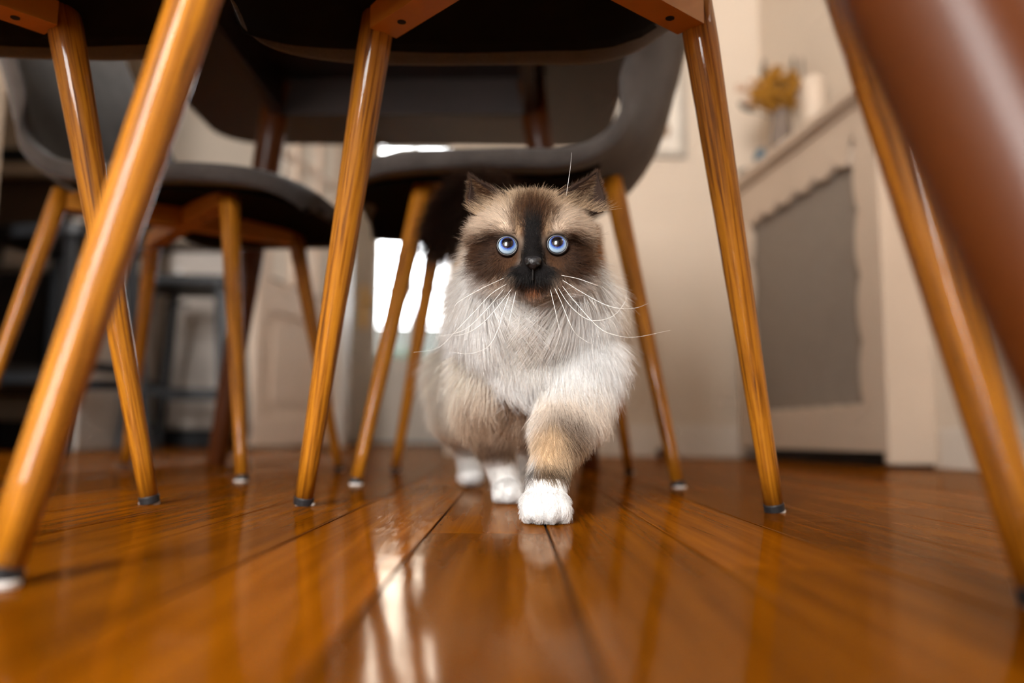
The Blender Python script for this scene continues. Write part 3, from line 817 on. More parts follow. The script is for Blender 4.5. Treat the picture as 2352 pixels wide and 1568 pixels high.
# ------------------------------------------------------------------ the cat
CAT0 = Vector((0.0, .78, 0.0))
cat = empty('cat', CAT0, 0, 'fluffy cream cat with dark brown mask and blue eyes walking between the chair legs', 'cat')
E = at_y(1223, 560, .575)
S = .0003                                  # metres per photo pixel at the face
prims = []                                 # (centre, radii, label)
def ell(c, r, lab): prims.append((np.array(c, float), np.array(r if hasattr(r, '__len__') else (r, r, r), float), lab))
def he(dx, dy, dz, r, lab='head'): ell((E.x + dx, E.y + dy, E.z + dz), r, lab)
def chain(pts, lab, n=6):
    for (a, ra), (b, rb) in zip(pts[:-1], pts[1:]):
        a, b = Vector(a), Vector(b)
        for k in range(n + 1):
            t = k / n; ell(a.lerp(b, t), ra + (rb - ra) * t, lab)
# head
he(0, .038, .0125, (.0425, .036, .0325)); he(0, .032, -.004, (.039, .030, .028))
for s in (-1, 1):
    he(s * .022, .026, -.012, (.0205, .022, .019)); he(s * .0085, -.003, -.0240, (.0105, .012, .0080), 'muzzle'); he(s * .0175, .014, .0135, (.014, .013, .010))
chain([((E.x, E.y + .012, E.z + .014), .0125), ((E.x, E.y + .001, E.z - .002), .0085), ((E.x, E.y - .010, E.z - .0150), .0070)], 'muzzle', 5)
he(0, .002, -.0315, (.0095, .010, .0050), 'muzzle')
# neck, chest, trunk
chain([((E.x, E.y + .045, E.z - .010), .034), (at_y(1222, 690, .655), .042), (at_y(1218, 745, .675), .046)], 'chest', 5)
ell(at_y(1220, 715, .666), (.055, .046, .042), 'chest'); ell(at_y(1238, 805, .678), (.044, .044, .040), 'chest')
chain([(at_y(1220, 770, .70), .047), ((.004, .78, .142), .047), ((-.008, .86, .145), .048), ((-.020, .94, .150), .048)], 'trunk', 6)
ell((-.002, .83, .118), (.042, .10, .046), 'trunk')
# leading front leg (right of the picture)
chain([(at_y(1316, 835, .668), .033), (at_y(1312, 940, .656), .0265), (at_y(1272, 1050, .618), .0145), (at_y(1256, 1105, .606), .0135)], 'legA', 6)
pA = at_z(1252, 1190); pA = Vector((at_y(1252, 1160, .600).x, .600, .0135))
ell(pA, (.0170, .021, .0125), 'pawA')
for dx, dy in ((-.0118, -.010), (-.0042, -.0165), (.0042, -.0165), (.0118, -.010)): ell((pA.x + dx, pA.y + dy, .0088), (.0056, .0092, .0080), 'pawA')
# trailing front leg
chain([(at_y(1140, 850, .695), .028), (at_y(1124, 950, .735), .021), (at_y(1140, 1045, .785), .0125), (at_y(1160, 1100, .785), .0115)], 'legB', 6)
pB = Vector((at_y(1166, 1130, .775).x, .775, .012))
ell(pB, (.0135, .018, .0108), 'pawB')
for dx, dy in ((-.0088, -.008), (-.003, -.013), (.003, -.013), (.0088, -.008)): ell((pB.x + dx, pB.y + dy, .008), (.0046, .0078, .0072), 'pawB')
# hind legs
chain([((-.046, .925, .125), .038), ((-.056, .95, .080), .027), ((-.052, 1.035, .050), .015), ((-.048, 1.03, .020), .0125)], 'legC', 6)
ell((-.047, 1.012, .0125), (.0155, .024, .0115), 'pawC')
chain([((.012, .915, .125), .042), ((.020, .90, .080), .028), ((.022, .96, .050), .014), ((.022, .945, .020), .012)], 'legD', 6)
ell((.022, .925, .0125), (.0150, .023, .0112), 'pawD')
# tail
TAIL = [Vector(p) for p in ((-.024, .985, .175), (-.010, 1.030, .240), (-.004, 1.025, .300), (-.022, .995, .340), (-.052, .975, .340), (-.074, .965, .315), (-.083, .960, .288))]
TP = catmull(TAIL, 36)
for k, p in enumerate(TP): ell(p, .013 - .005 * k / 36, 'tail')

def prim_mesh():
    bm = bmesh.new(); bmesh.ops.create_icosphere(bm, subdivisions=3, radius=1.0)
    me = bpy.data.meshes.new('i'); bm.to_mesh(me); bm.free()
    nv = len(me.vertices); V = np.empty(nv * 3); me.vertices.foreach_get('co', V); V = V.reshape(-1, 3)
    Fc = np.array([p.vertices[:] for p in me.polygons]); bpy.data.meshes.remove(me)
    vs, fs = [], []
    for k, (c, r, _) in enumerate(prims): vs.append(V * r + c); fs.append(Fc + nv * k)
    vs = np.concatenate(vs); fs = np.concatenate(fs)
    return mesh_from('raw', vs.tolist(), fs.tolist())
raw = bpy.data.objects.new('raw', prim_mesh()); COL.objects.link(raw)
mrem = raw.modifiers.new('r', 'REMESH'); mrem.mode = 'VOXEL'; mrem.voxel_size = .0021
msm = raw.modifiers.new('s', 'SMOOTH'); msm.factor = .5; msm.iterations = 5
dg = bpy.context.evaluated_depsgraph_get()
body_me = bpy.data.meshes.new_from_object(raw.evaluated_get(dg)); bpy.data.objects.remove(raw)
body_me.name = 'body'
nv = len(body_me.vertices); BV = np.empty(nv * 3); body_me.vertices.foreach_get('co', BV); BV = BV.reshape(-1, 3)
EC = [np.array((E.x + s * .0174, E.y + .0080, E.z + (.0006 if s > 0 else -.0006))) for s in (-1, 1)]
ER = .0078
for c in EC:      # eye sockets
    d = np.hypot(BV[:, 0] - c[0], BV[:, 2] - c[2]); m = (d < .0085) & (BV[:, 1] < c[1] + .012)
    k = np.clip((.0085 - d) / .0022, 0, 1)
    tgt = np.maximum(BV[:, 1], c[1] - .0005); BV[m, 1] = (BV[:, 1] + (tgt - BV[:, 1]) * k)[m]
BV[:, 2] = np.maximum(BV[:, 2], .0006)
body_me.vertices.foreach_set('co', BV.ravel()); body_me.update()
body_me.calc_loop_triangles()
TRI = np.empty(len(body_me.loop_triangles) * 3, np.int32); body_me.loop_triangles.foreach_get('vertices', TRI); TRI = TRI.reshape(-1, 3)
BN = np.empty(nv * 3); body_me.vertices.foreach_get('normal', BN); BN = BN.reshape(-1, 3)
# nearest primitive per vertex -> region
labs = sorted({p[2] for p in prims}); LI = {l: i for i, l in enumerate(labs)}
best = np.full(nv, 1e9); lab_v = np.zeros(nv, np.int32)
for c, r, l in prims:
    q = (BV - c) / r; d = (np.sqrt((q * q).sum(1)) - 1) * r.min(); m = d < best
    best[m] = d[m]; lab_v[m] = LI[l]

def sstep(a, b, x): t = np.clip((x - a) / (b - a), 0, 1); return t * t * (3 - 2 * t)
def wob(P, f, k=0):
    """cheap smooth 3-d noise in -1..1"""
    x, y, z = P[:, 0] * f, P[:, 1] * f, P[:, 2] * f
    return (np.sin(x * 1.3 + z * 1.9 + k) * np.cos(y * 1.7 - x * .6 + 2 * k) + np.sin(z * 1.1 - y * 2.3 + x * .7 + 3 * k) + np.sin(2.9 * x + 1.7 * z + 5 * k) * .6) / 2.2

WHITE = np.array((.985, .965, .94)); CREAM = np.array((.93, .83, .71)); TAN = np.array((.60, .42, .26)); BEIGE = np.array((.66, .50, .36))
BROWN = np.array((.072, .033, .015)); DARK = np.array((.022, .011, .007)); BLACK = np.array((.005, .004, .004)); RUST = np.array((.42, .18, .08)); PURE = np.array((.90, .89, .88))
def mixc(a, b, t): return a + (b - a) * t[:, None]
def elm(u, v, cu, cv, ru, rv, soft=.35):
    r = np.sqrt(((u - cu) / ru) ** 2 + ((v - cv) / rv) ** 2); return 1 - sstep(1 - soft, 1 + soft, r)

def coat(P, lab):
    """coat colour at a point of the body, a fixed pattern in the cat's own measures"""
    n = len(P); C = np.repeat(WHITE[None], n, 0)
    dep = (P[:, 1] - E.y); dq = np.clip(dep, -.02, .06); u = (P[:, 0] - E.x) / S * (1 - 1.6 * dq); v = -(P[:, 2] - E.z) / S * (1 - 1.6 * dq) + 700 * dq
    au = np.abs(u); w = wob(P, 260); w2 = wob(P, 90, 1)
    isL = lambda *k: np.isin(lab, [LI[x] for x in k])
    # body
    tr = isL('trunk'); C[tr] = mixc(np.repeat(WHITE[None], n, 0), np.repeat(BEIGE[None], n, 0), .8 * sstep(.15, .21, P[:, 2]))[tr]
    ch = isL('chest')
    cc = mixc(np.repeat(WHITE[None], n, 0), np.repeat(CREAM[None], n, 0), .55 * elm(u, v, 0, 190, 95, 75, .6) + .25 * (w2 > .4))
    cc = mixc(cc, np.repeat(BEIGE[None], n, 0), .6 * sstep(.60, .72, P[:, 1]) * (v < 120)); C[ch] = cc[ch]
    # leading leg: white inner side, tan below the chest, dark patch, white paw
    lg = isL('legA'); z = P[:, 2]; xa = (P[:, 0] - pA.x) / S
    cl = mixc(np.repeat(WHITE[None], n, 0), np.repeat(BEIGE[None], n, 0), sstep(.118, .085, z + .006 * w2) * .75 * sstep(-28, 5, xa + 10 * w))
    cl = mixc(cl, np.repeat(TAN[None], n, 0), sstep(.075, .05, z) * sstep(-40, 0, xa + 12 * w))
    dk = elm(xa, z / S, 62, 215, 55, 62, .55); cl = mixc(cl, np.repeat(BROWN[None], n, 0), .8 * dk)
    cl = mixc(cl, np.repeat(TAN[None], n, 0), .8 * elm(xa, z / S, 5, 190, 42, 45, .5))
    cl = mixc(cl, np.repeat(DARK[None], n, 0), .85 * sstep(.046, .034, z + .002 * w) * sstep(.024, .030, z))
    C[lg] = cl[lg]
    C[isL('pawA', 'pawB', 'pawC', 'pawD')] = PURE
    m = isL('legA') & (z < .030); C[m] = PURE
    lb_ = isL('legB'); cb = mixc(np.repeat(CREAM[None], n, 0), np.repeat(BEIGE[None], n, 0), sstep(.12, .085, z + .005 * w2))
    cb = mixc(cb, np.repeat(BROWN[None], n, 0), .7 * sstep(.070, .050, z) * sstep(.030, .040, z)); cb = mixc(cb, np.repeat(WHITE[None], n, 0), sstep(.046, .036, z)); C[lb_] = cb[lb_]
    lc = isL('legC', 'legD'); cd_ = mixc(np.repeat(CREAM[None], n, 0), np.repeat(BEIGE[None], n, 0), sstep(.10, .06, z)); cd_ = mixc(cd_, np.repeat(WHITE[None], n, 0), sstep(.055, .042, z)); C[lc] = cd_[lc]
    C[isL('tail')] = DARK
    # face
    hd = isL('head', 'muzzle') | (ch & (dep < .035) & (v < 60))
    f = mixc(np.repeat(WHITE[None], n, 0), np.repeat(BEIGE[None], n, 0), sstep(80, 10, v) * .9)                      # cheeks to upper head
    f = mixc(f, np.repeat(TAN[None], n, 0), .8 * sstep(-60, -110, v) * sstep(120, 60, au))                             # crown
    f = mixc(f, np.repeat(BROWN[None], n, 0), elm(au, v, 80, 28, 62, 62, .32))                                         # mask
    f = mixc(f, np.repeat(BROWN[None], n, 0), elm(au, v, 0, -58, 54, 54, .25))                                         # forehead patch
    f = mixc(f, np.repeat(DARK[None], n, 0), .8 * elm(au, v, 62, 5, 38, 30, .5)); f = mixc(f, np.repeat(DARK[None], n, 0), .55 * elm(au, v, 95, 35, 42, 40, .5))
    f = mixc(f, np.repeat(DARK[None], n, 0), .8 * elm(au, v, 88, -8, 30, 9, .5))
    f = mixc(f, np.repeat(TAN[None], n, 0), .30 * elm(au, v, 34, -40, 8, 22, .5))                                      # paler streaks beside the bridge
    f = mixc(f, np.repeat(BLACK[None], n, 0), sstep(24, 12, au - .10 * (v + 60)) * sstep(-92, -50, v) * sstep(75, 45, v))   # dark bridge
    f = mixc(f, np.repeat(BLACK[None], n, 0), elm(au, v, 16, 74, 42, 30, .25))                                         # muzzle
    f = mixc(f, np.repeat(BROWN[None], n, 0), .9 * elm(au, v, 20, 106, 34, 14, .4)); f = mixc(f, np.repeat(RUST[None], n, 0), .9 * elm(au, v, 0, 110, 15, 10, .35))
    f = mixc(f, np.repeat(BEIGE[None], n, 0), .5 * elm(au, v, 70, 95, 30, 18, .5))
    C[hd] = f[hd]
    return C

def regions(P, Nn, lab):
    """flow direction, length (m), lift angle (rad), density, radius for a set of surface points"""
    n = len(P); isL = lambda *k: np.isin(lab, [LI[x] for x in k])
    u = (P[:, 0] - E.x) / S; v = -(P[:, 2] - E.z) / S; au = np.abs(u); dep = P[:, 1] - E.y; z = P[:, 2]
    F = np.zeros((n, 3)); Ln = np.zeros(n); Lf = np.zeros(n); D = np.ones(n); R = np.full(n, .00011)
    hd = isL('head', 'muzzle')
    nose = np.array((E.x, E.y - .016, E.z - .010)); q = P - nose
    fh = q.copy(); fh[:, 1] += .010; fh[:, 2] -= np.where(v > 40, .010, 0.0)
    fh[:, 2] = np.where((v < -10) & (au > 45), fh[:, 2] * .75, fh[:, 2])
    F[hd] = fh[hd]
    rr = np.sqrt(u * u + (v - 30) ** 2)
    lh = .0030 + .0045 * sstep(45, 100, rr) + .0110 * sstep(95, 165, rr) * sstep(-130, 0, v) + .003 * sstep(60, 140, -v) + .010 * sstep(.03, .06, dep)
    lh = np.where((v > 80) & (au < 60), .0065, lh)
    Ln[hd] = lh[hd]; Lf[hd] = (.38 + .22 * sstep(90, 150, rr))[hd]; D[hd] = np.where(rr < 120, 3.2, 2.4)[hd]; R[hd] = .000085
    ch = isL('chest'); fc = np.stack([(P[:, 0] - E.x) * 9, -.35 * np.ones(n) + 4 * (P[:, 1] - .66), -1.0 * np.ones(n)], 1)
    F[ch] = fc[ch]; Ln[ch] = (.027 - .008 * sstep(.15, .11, z))[ch]; Lf[ch] = .60; D[ch] = 1.5; R[ch] = .00012
    tr = isL('trunk'); F[tr] = np.stack([(P[:, 0] + .01) * 5, np.ones(n) * .8, -np.ones(n) * .75], 1)[tr]; Ln[tr] = .024; Lf[tr] = .55; D[tr] = .8; R[tr] = .00015
    la = isL('legA'); F[la] = np.array((.10, -.15, -1)); Ln[la] = (.0075 + .014 * sstep(.035, .11, z))[la]; Lf[la] = .42; D[la] = 1.6; R[la] = .0001
    lb = isL('legB'); F[lb] = np.array((0, .1, -1)); Ln[lb] = (.008 + .018 * sstep(.035, .11, z))[lb]; Lf[lb] = .5; D[lb] = 1.0
    lc = isL('legC', 'legD'); F[lc] = np.array((0, .35, -1)); Ln[lc] = (.009 + .020 * sstep(.05, .12, z))[lc]; Lf[lc] = .5; D[lc] = .8; R[lc] = .00015
    pw = isL('pawA', 'pawB', 'pawC', 'pawD'); F[pw] = np.array((0, -.8, -.5)); Ln[pw] = .0048; Lf[pw] = .45; D[pw] = 2.6; R[pw] = .00009
    D[isL('pawC', 'pawD')] = 1.4
    tl_ = isL('tail')
    if tl_.any():
        TPn = np.array([p[:] for p in TP]); T = np.gradient(TPn, axis=0); ix = ((P[tl_][:, None] - TPn[None]) ** 2).sum(2).argmin(1)
        F[tl_] = T[ix] / np.linalg.norm(T[ix], axis=1)[:, None]; Ln[tl_] = .030; Lf[tl_] = .85; D[tl_] = 1.6; R[tl_] = .00017
    # around the eyes: short, growing away from the eye; none on the eye itself
    for c in EC:
        dx, dz = P[:, 0] - c[0], P[:, 2] - c[2]; d = np.hypot(dx, dz); k = sstep(.017, .0085, d) * hd
        away = np.stack([dx, np.full(n, .006), dz], 1); away /= np.linalg.norm(away, axis=1)[:, None] + 1e-9
        Fn = F / (np.linalg.norm(F, axis=1)[:, None] + 1e-9); F = np.where(hd[:, None], Fn * (1 - k[:, None]) + away * k[:, None], F)
        Ln = np.where(k > 0, Ln * (1 - .45 * k), Ln); Lf = np.where(k > 0, Lf * (1 - .5 * k), Lf)
        D = np.where(hd & (d < .0068) & (P[:, 1] < c[1] + .01), 0, D)
    # nose leather stays bare
    D = np.where(hd & (au < 22) & (v > 35) & (v < 62) & (dep < -.004), 0, D)
    return F, Ln, Lf, D, R

a, b, c = BV[TRI[:, 0]], BV[TRI[:, 1]], BV[TRI[:, 2]]
area = .5 * np.linalg.norm(np.cross(b - a, c - a), axis=1)
cen = (a + b + c) / 3; cn = BN[TRI].mean(1); tl_lab = lab_v[TRI[:, 0]]
_, _, _, dens, _ = regions(cen, cn, tl_lab)
NH = 300000
pr = area * dens; pr /= pr.sum()
ti = rng.choice(len(TRI), NH, p=pr)
r1, r2 = np.sqrt(rng.random(NH)), rng.random(NH)
w0, w1, w2_ = 1 - r1, r1 * (1 - r2), r1 * r2
RP = a[ti] * w0[:, None] + b[ti] * w1[:, None] + c[ti] * w2_[:, None]
RN = BN[TRI[ti, 0]] * w0[:, None] + BN[TRI[ti, 1]] * w1[:, None] + BN[TRI[ti, 2]] * w2_[:, None]; RN /= np.linalg.norm(RN, axis=1)[:, None]
RL = lab_v[TRI[ti, 0]]

def grow(P, Nn, F, Ln, Lf, Rad, K=6, clump=.0022, messy=.16, grav=.12):
    n = len(P)
    F = F - Nn * (F * Nn).sum(1)[:, None]; F /= np.linalg.norm(F, axis=1)[:, None] + 1e-9
    # locks: hairs of one small cell lean the same way
    cell = np.floor(P / clump).astype(np.int64); hsh = (cell[:, 0] * 73856093) ^ (cell[:, 1] * 19349663) ^ (cell[:, 2] * 83492791)
    def hr(k):
        x = (hsh * (2654435761 + 97 * k) + k * 40503) & 0xffffffff; x ^= x >> 15; x = (x * 2246822519) & 0xffffffff; return (x & 0xffff) / 65535.0 * 2 - 1
    J = np.stack([hr(1), hr(2), hr(3)], 1) * messy * 1.3 + rng.normal(0, 1, (n, 3)) * messy
    B = np.cross(Nn, F); F = F + B * J[:, :1] + .35 * wob(P, 70, 2)[:, None] * B; F /= np.linalg.norm(F, axis=1)[:, None]
    Ln = Ln * (1 + .28 * rng.normal(0, 1, n).clip(-1.6, 1.8)) * (1 + .15 * hr(4))
    Lf = Lf * (1 + .35 * J[:, 1] + .25 * rng.normal(0, 1, n)); Lf = np.clip(Lf, .08, 1.45)
    out = np.empty((n, K, 3)); p = P - Nn * .0004; out[:, 0] = p; g = np.array((0, 0, -1.0))
    for k in range(1, K):
        t = k / (K - 1); th = Lf * (1 - .62 * t)
        d = F * np.cos(th)[:, None] + Nn * np.sin(th)[:, None] + g * grav * t + B * (J[:, 2] * .5 * t)[:, None]
        d /= np.linalg.norm(d, axis=1)[:, None]; p = p + d * (Ln / (K - 1))[:, None]; out[:, k] = p
    out[:, :, 2] = np.maximum(out[:, :, 2], .0008)
    rad = Rad[:, None] * np.array([1.0, 1.0, .92, .75, .5, .16])[None, :K] * (1 + .15 * rng.normal(0, 1, n).clip(-1, 1))[:, None]
    return out, rad

F, Ln, Lf, D, R = regions(RP, RN, RL)
HPT, HRAD = grow(RP, RN, F, Ln, Lf, R)
HCOL = coat(RP + rng.normal(0, .0016, RP.shape), RL)
HCOL = np.clip(HCOL * (1 + .24 * np.where(HCOL.mean(1, keepdims=True) < .3, 1.7, .8) * rng.normal(0, 1, (NH, 1)).clip(-2, 2)), 0, .985)

def fur_mat():
    m = bpy.data.materials.new('cat_fur'); m.use_nodes = True; nt = m.node_tree
    for x in list(nt.nodes): nt.nodes.remove(x)
    out = N(nt, 'ShaderNodeOutputMaterial'); at = N(nt, 'ShaderNodeAttribute'); at.attribute_name = 'coat'
    h = N(nt, 'ShaderNodeBsdfHairPrincipled'); h.parametrization = 'COLOR'
    L(nt, at.outputs['Color'], h.inputs['Color']); h.inputs['IOR'].default_value = 1.36; h.inputs['Roughness'].default_value = .42; h.inputs['Radial Roughness'].default_value = .55
    d = N(nt, 'ShaderNodeBsdfDiffuse'); L(nt, at.outputs['Color'], d.inputs['Color'])
    mx = N(nt, 'ShaderNodeMixShader'); mx.inputs[0].default_value = .55
    L(nt, d.outputs[0], mx.inputs[1]); L(nt, h.outputs[0], mx.inputs[2]); L(nt, mx.outputs[0], out.inputs[0]); return m
M_FUR = fur_mat()
def skin_mat():
    m, nt, bs = new_mat('cat_undercoat'); at = N(nt, 'ShaderNodeAttribute'); at.attribute_name = 'coat'
    hs = N(nt, 'ShaderNodeHueSaturation'); hs.inputs['Value'].default_value = .95; L(nt, at.outputs['Color'], hs.inputs['Color'])
    L(nt, hs.outputs[0], bs.inputs['Base Color']); bs.inputs['Roughness'].default_value = .9; bs.inputs['Specular IOR Level'].default_value = .1; return m
M_SKIN = skin_mat()

def keep(o, parent):
    o.parent = parent; o.matrix_parent_inverse = Matrix.Translation(-CAT0); return o
ca = body_me.attributes.new('coat', 'FLOAT_COLOR', 'POINT')
ca.data.foreach_set('color', np.concatenate([coat(BV, lab_v), np.ones((nv, 1))], 1).astype(np.float32).ravel())
body = keep(link_mesh('body', body_me, M_SKIN, smooth=True), cat)

def fur_object(name, P, Rd, Cc, parent):
    n, K = P.shape[:2]
    hc = bpy.data.hair_curves.new(name); hc.add_curves([K] * n)
    hc.points.foreach_set('position', P.astype(np.float32).ravel())
    ra = hc.attributes.get('radius') or hc.attributes.new('radius', 'FLOAT', 'POINT'); ra.data.foreach_set('value', Rd.astype(np.float32).ravel())
    co = hc.attributes.new('coat', 'FLOAT_COLOR', 'CURVE'); co.data.foreach_set('color', np.concatenate([Cc, np.ones((n, 1))], 1).astype(np.float32).ravel())
    hc.materials.append(M_FUR)
    o = bpy.data.objects.new(name, hc); COL.objects.link(o); keep(o, parent); o['kind'] = 'stuff'; return o

# ears: cupped triangular shells
def ear_mesh(sgn, tip, inn, outb, back):
    """tip, inner base, outer base points (world); grid from base to tip, cupped backwards"""
    nu, nv_ = 14, 14; V, Fs = [], []
    tip, inn, outb = Vector(tip), Vector(inn), Vector(outb)
    def pt(u, v):
        base = inn.lerp(outb, u); p = base.lerp(tip, v)
        bulge = math.sin(math.pi * u) * (1 - v) ** .7
        side = (1 - v) * math.sin(math.pi * min(1, v * 1.1)) * .0042
        p = p + (inn - outb).normalized() * side * (1 - 2 * u) * 1.1
        return p + Vector((0, back * bulge, 0)) + Vector((0, 0, -.003 * bulge))
    for layer in (0, 1):
        for j in range(nv_ + 1):
            for i in range(nu + 1):
                p = pt(i / nu, j / nv_ * .985); V.append(p + Vector((0, .0016 * layer, 0)))
    st = (nu + 1) * (nv_ + 1)
    for j in range(nv_):
        for i in range(nu):
            q = [j * (nu + 1) + i, j * (nu + 1) + i + 1, (j + 1) * (nu + 1) + i + 1, (j + 1) * (nu + 1) + i]
            Fs.append(q); Fs.append([x + st for x in q[::-1]])
    ring = [i for i in range(nu + 1)] + [j * (nu + 1) + nu for j in range(1, nv_ + 1)] + [nv_ * (nu + 1) + i for i in range(nu - 1, -1, -1)] + [j * (nu + 1) for j in range(nv_ - 1, 0, -1)]
    for x, y in zip(ring, ring[1:] + ring[:1]): Fs.append([x, y, y + st, x + st])
    me = mesh_from('ear', V, Fs); bm = bmesh.new(); bm.from_mesh(me); bmesh.ops.recalc_face_normals(bm, faces=bm.faces); bm.to_mesh(me); bm.free()
    return me, pt
M_EAR = plain('dark_ear_skin', (.030, .016, .011), rough=.8, spec=.2)
ears = []
EY = E.y + .021
for sgn, tip, inn, outb in ((-1, at_y(1082, 404, EY + .004), at_y(1180, 464, EY - .004), at_y(1084, 492, EY + .006)),
                            (1, at_y(1371, 394, EY + .004), at_y(1268, 462, EY - .004), at_y(1386, 486, EY + .006))):
    me, ptf = ear_mesh(sgn, tip, inn, outb, .012); me.materials.append(M_EAR)
    keep(link_mesh('ear', me, None, smooth=True), cat); ears.append((sgn, tip, inn, outb, ptf))
# ear fur: short dark rim, tan tufts inside
ep, en, ef, el, elf, ec, er = [], [], [], [], [], [], []
for sgn, tip, inn, outb, ptf in ears:
    ax = (tip - (inn + outb) / 2).normalized(); outw = Vector((sgn, 0, 0))
    for k in range(7000):
        u, v = rng.random(), rng.random() ** 1.3 * .97
        p = ptf(u, v); back = rng.random() < .45
        nn = Vector((0, 1 if back else -1, .15)).normalized()
        ep.append(p + (Vector((0, .0016, 0)) if back else Vector((0, 0, 0)))); en.append(nn)
        rim = min(u, 1 - u) < .13 or v > .86
        if back or rim: ef.append(ax); el.append(.0035); elf.append(.3); ec.append(DARK if rng.random() < .7 else BROWN)
        else:
            ef.append(ax * .55 + outw * .8); el.append(.0075 * (1 - .5 * v)); elf.append(.45)
            inside = TAN * .55 if rng.random() < .55 else BROWN
            ec.append(BROWN if (u < .35 and rng.random() < .8) else inside)
        er.append(.00008)
    # long pale tufts from the inner edge sweeping outwards, and cream fur at the ear base
    for k in range(260):
        t = rng.random(); p = inn.lerp(outb, t * .9) + Vector((0, -.003, -.002 + .008 * rng.random() * (1 - t)))
        ep.append(p); en.append(Vector((0, -.8, .5)).normalized()); ef.append(outw * .8 + Vector((0, 0, .7))); el.append(.011); elf.append(.3); ec.append(TAN * .5 if rng.random() < .6 else TAN); er.append(.00008)
    for k in range(500):   # small crest of fur at the inner ear edge
        p = inn + Vector((-sgn * (.004 + .009 * rng.random()), .002 + .006 * rng.random(), -.006 + .010 * rng.random()))
        ep.append(p); en.append(Vector((0, -.5, .8)).normalized()); ef.append(Vector((sgn * .25, .1, 1))); el.append(.010); elf.append(.5); ec.append(TAN if rng.random() < .7 else BEIGE); er.append(.00008)
arr = lambda x: np.array([tuple(q) for q in x], float)
EPT, ERAD = grow(arr(ep), arr(en), arr(ef), np.array(el), np.array(elf), np.array(er), grav=0.0)
ECOL = np.clip(arr(ec) * (1 + .2 * rng.normal(0, 1, (len(ec), 1)).clip(-2, 2)), 0, .95)
fur_object('fur', np.concatenate([HPT, EPT]), np.concatenate([HRAD, ERAD]), np.concatenate([HCOL, ECOL]), cat)

# eyes
def eye_mat():
    m, nt, bs = new_mat('blue_cat_eye')
    tc = N(nt, 'ShaderNodeTexCoord'); sp = N(nt, 'ShaderNodeSeparateXYZ'); L(nt, tc.outputs['Object'], sp.inputs[0])
    nrm = N(nt, 'ShaderNodeMath', operation='DIVIDE'); nrm.inputs[1].default_value = ER; L(nt, sp.outputs['Z'], nrm.inputs[0])
    ac = N(nt, 'ShaderNodeMath', operation='ARCCOSINE'); L(nt, nrm.outputs[0], ac.inputs[0])
    at2 = N(nt, 'ShaderNodeMath', operation='ARCTAN2'); L(nt, sp.outputs['Y'], at2.inputs[0]); L(nt, sp.outputs['X'], at2.inputs[1])
    cmb = N(nt, 'ShaderNodeCombineXYZ'); L(nt, at2.outputs[0], cmb.inputs[0])
    sc_ = N(nt, 'ShaderNodeMath', operation='MULTIPLY'); sc_.inputs[1].default_value = .8; L(nt, ac.outputs[0], sc_.inputs[0]); L(nt, sc_.outputs[0], cmb.inputs[1])
    nz = N(nt, 'ShaderNodeTexNoise'); nz.inputs['Scale'].default_value = 9; nz.inputs['Detail'].default_value = 3; L(nt, cmb.outputs[0], nz.inputs['Vector'])
    j = N(nt, 'ShaderNodeMath', operation='MULTIPLY_ADD'); j.inputs[1].default_value = .22; L(nt, nz.outputs[0], j.inputs[0]); L(nt, ac.outputs[0], j.inputs[2])
    r = ramp(nt, j.outputs[0], [(.60, (.003, .002, .003)), (.645, (.012, .010, .05)), (.72, (.030, .075, .36)), (.82, (.13, .27, .56)), (.96, (.34, .47, .62)), (1.0, (.38, .50, .62))])
    # limbus beyond ~58 degrees
    lim = N(nt, 'ShaderNodeMapRange'); lim.inputs['From Min'].default_value = 1.02; lim.inputs['From Max'].default_value = 1.16; L(nt, ac.outputs[0], lim.inputs['Value'])
    mx = N(nt, 'ShaderNodeMix', data_type='RGBA'); L(nt, lim.outputs[0], mx.inputs['Factor']); L(nt, r.outputs[0], mx.inputs['A']); mx.inputs['B'].default_value = (.006, .005, .006, 1)
    L(nt, mx.outputs['Result'], bs.inputs['Base Color']); bs.inputs['Roughness'].default_value = .25; bs.inputs['Coat Weight'].default_value = 1.0; bs.inputs['Coat Roughness'].default_value = .015
    return m
M_EYE = eye_mat(); M_RIM = plain('black_eyelid', (.008, .006, .006), rough=.35)
for s, c in zip((-1, 1), EC):
    bm = bmesh.new(); bmesh.ops.create_uvsphere(bm, u_segments=48, v_segments=32, radius=ER)
    o = bm_obj('eye', bm, M_EYE, None, smooth=True)
    gz_ = (Vector((0, 0, CAM_H)) - Vector(c)).normalized(); gz_ = (gz_ + Vector((.02, 0, .46))).normalized()
    o.rotation_mode = 'QUATERNION'; o.rotation_quaternion = gz_.to_track_quat('Z', 'Y'); o.location = Vector(c)
    keep(o, cat)
    V = []; Fs = []; n1, n2 = 40, 8
    for i in range(n1):
        t = 2 * math.pi * i / n1
        for k in range(n2):
            q = 2 * math.pi * k / n2; rr = .0069 + (.0010 + .0008 * max(0, math.sin(t))) * math.cos(q)
            x, z_ = rr * math.cos(t), rr * math.sin(t)
            z_ *= .90 if z_ > 0 else .98; V.append((c[0] + x, c[1] - .0040 + .0012 * math.sin(q), c[2] + z_))
    for i in range(n1):
        for k in range(n2): Fs.append((i * n2 + k, ((i + 1) % n1) * n2 + k, ((i + 1) % n1) * n2 + (k + 1) % n2, i * n2 + (k + 1) % n2))
    me = mesh_from('eyelid', V, Fs); me.materials.append(M_RIM); keep(link_mesh('eyelid', me, None, smooth=True), cat)

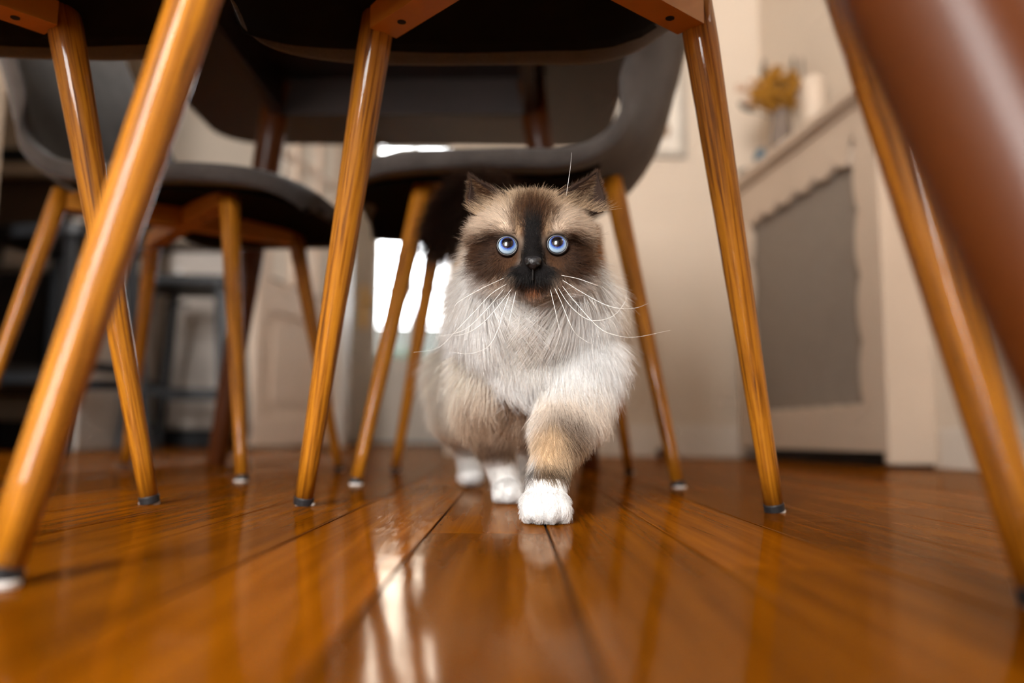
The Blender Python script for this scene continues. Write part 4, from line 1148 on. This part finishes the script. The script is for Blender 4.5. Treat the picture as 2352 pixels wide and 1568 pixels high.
# nose leather
M_NOSE = plain('dark_nose_leather', (.010, .009, .010), rough=.42, spec=.5, noise_amt=.5, nscale=900, bump=.3)
bm = bmesh.new(); bmesh.ops.create_uvsphere(bm, u_segments=32, v_segments=20, radius=1)
for v in bm.verts:
    x, y, zz = v.co
    wd = .0030 + .0042 * (zz * .5 + .5) ** .8
    v.co = Vector((x * wd * (1 + .0), y * .0052, zz * .0046 + (.0008 * (abs(x)) ** 2 if zz > 0 else 0)))
nc = Vector((E.x, E.y - .0160, E.z - .0166))
o = bm_obj('nose', bm, M_NOSE, None, smooth=True); o.location = nc; keep(o, cat)
for s in (-1, 1):
    bm = bmesh.new(); bmesh.ops.create_uvsphere(bm, u_segments=14, v_segments=10, radius=1)
    for v in bm.verts: v.co = Vector((v.co.x * .0016, v.co.y * .0014, v.co.z * .0010))
    n_o = bm_obj('nostril', bm, M_HOLE, None, smooth=True); n_o.location = (s * .0033, -.0040, -.0014); n_o.parent = o
    n_o.rotation_euler = (0, s * .5, 0)
lips = tube_mesh('lip_line', [E + Vector((0, -.0163, -.0203)), E + Vector((0, -.0152, -.0243)), E + Vector((0, -.0140, -.0280))], [.0005, .0006, .0005], 6); lips.materials.append(M_HOLE)
keep(link_mesh('lip_line', lips, None), cat)
# whiskers
M_WHISK = plain('white_whisker', (.92, .90, .86), rough=.4)
WH = [[(1167, 634), (1103, 664), (1052, 694), (1042, 712)], [(1176, 645), (1129, 674), (1093, 712), (1057, 749), (1007, 798), (950, 809)],
      [(1157, 664), (1116, 712), (1077, 750), (1042, 766), (1007, 771)], [(1181, 656), (1134, 715), (1098, 750), (1061, 768), (1014, 772)],
      [(1171, 674), (1154, 722), (1146, 750), (1122, 795), (1077, 812), (1030, 807)], [(1186, 665), (1174, 717), (1167, 749), (1156, 772)],
      [(1289, 632), (1328, 640), (1368, 654), (1379, 655)], [(1292, 643), (1333, 669), (1384, 697), (1422, 708), (1460, 707), (1488, 697)],
      [(1279, 656), (1307, 699), (1343, 730), (1373, 736), (1409, 725), (1435, 694), (1439, 671)], [(1292, 657), (1320, 692), (1373, 750), (1412, 769), (1460, 774), (1540, 758)],
      [(1269, 651), (1287, 689), (1312, 749), (1329, 772), (1358, 790)], [(1262, 656), (1274, 707), (1284, 750), (1297, 785)], [(1300, 452), (1305, 420), (1310, 385), (1313, 350)]]
for pts in WH:
    w3 = []
    for i, (px, py) in enumerate(pts):
        t = i / (len(pts) - 1); y0_ = (E.y - .0035 if py > 500 else E.y + .02) - .020 * math.sin(math.pi * min(1, t * 1.2) * .75) * (1 if py > 500 else .2)
        w3.append(at_y(px, py, y0_))
    cp = catmull(w3, 24); me = tube_mesh('whisker', cp, [.00019 * (1 - .8 * k / 24) for k in range(25)], 6); me.materials.append(M_WHISK)
    keep(link_mesh('whisker', me, None, smooth=True), cat)
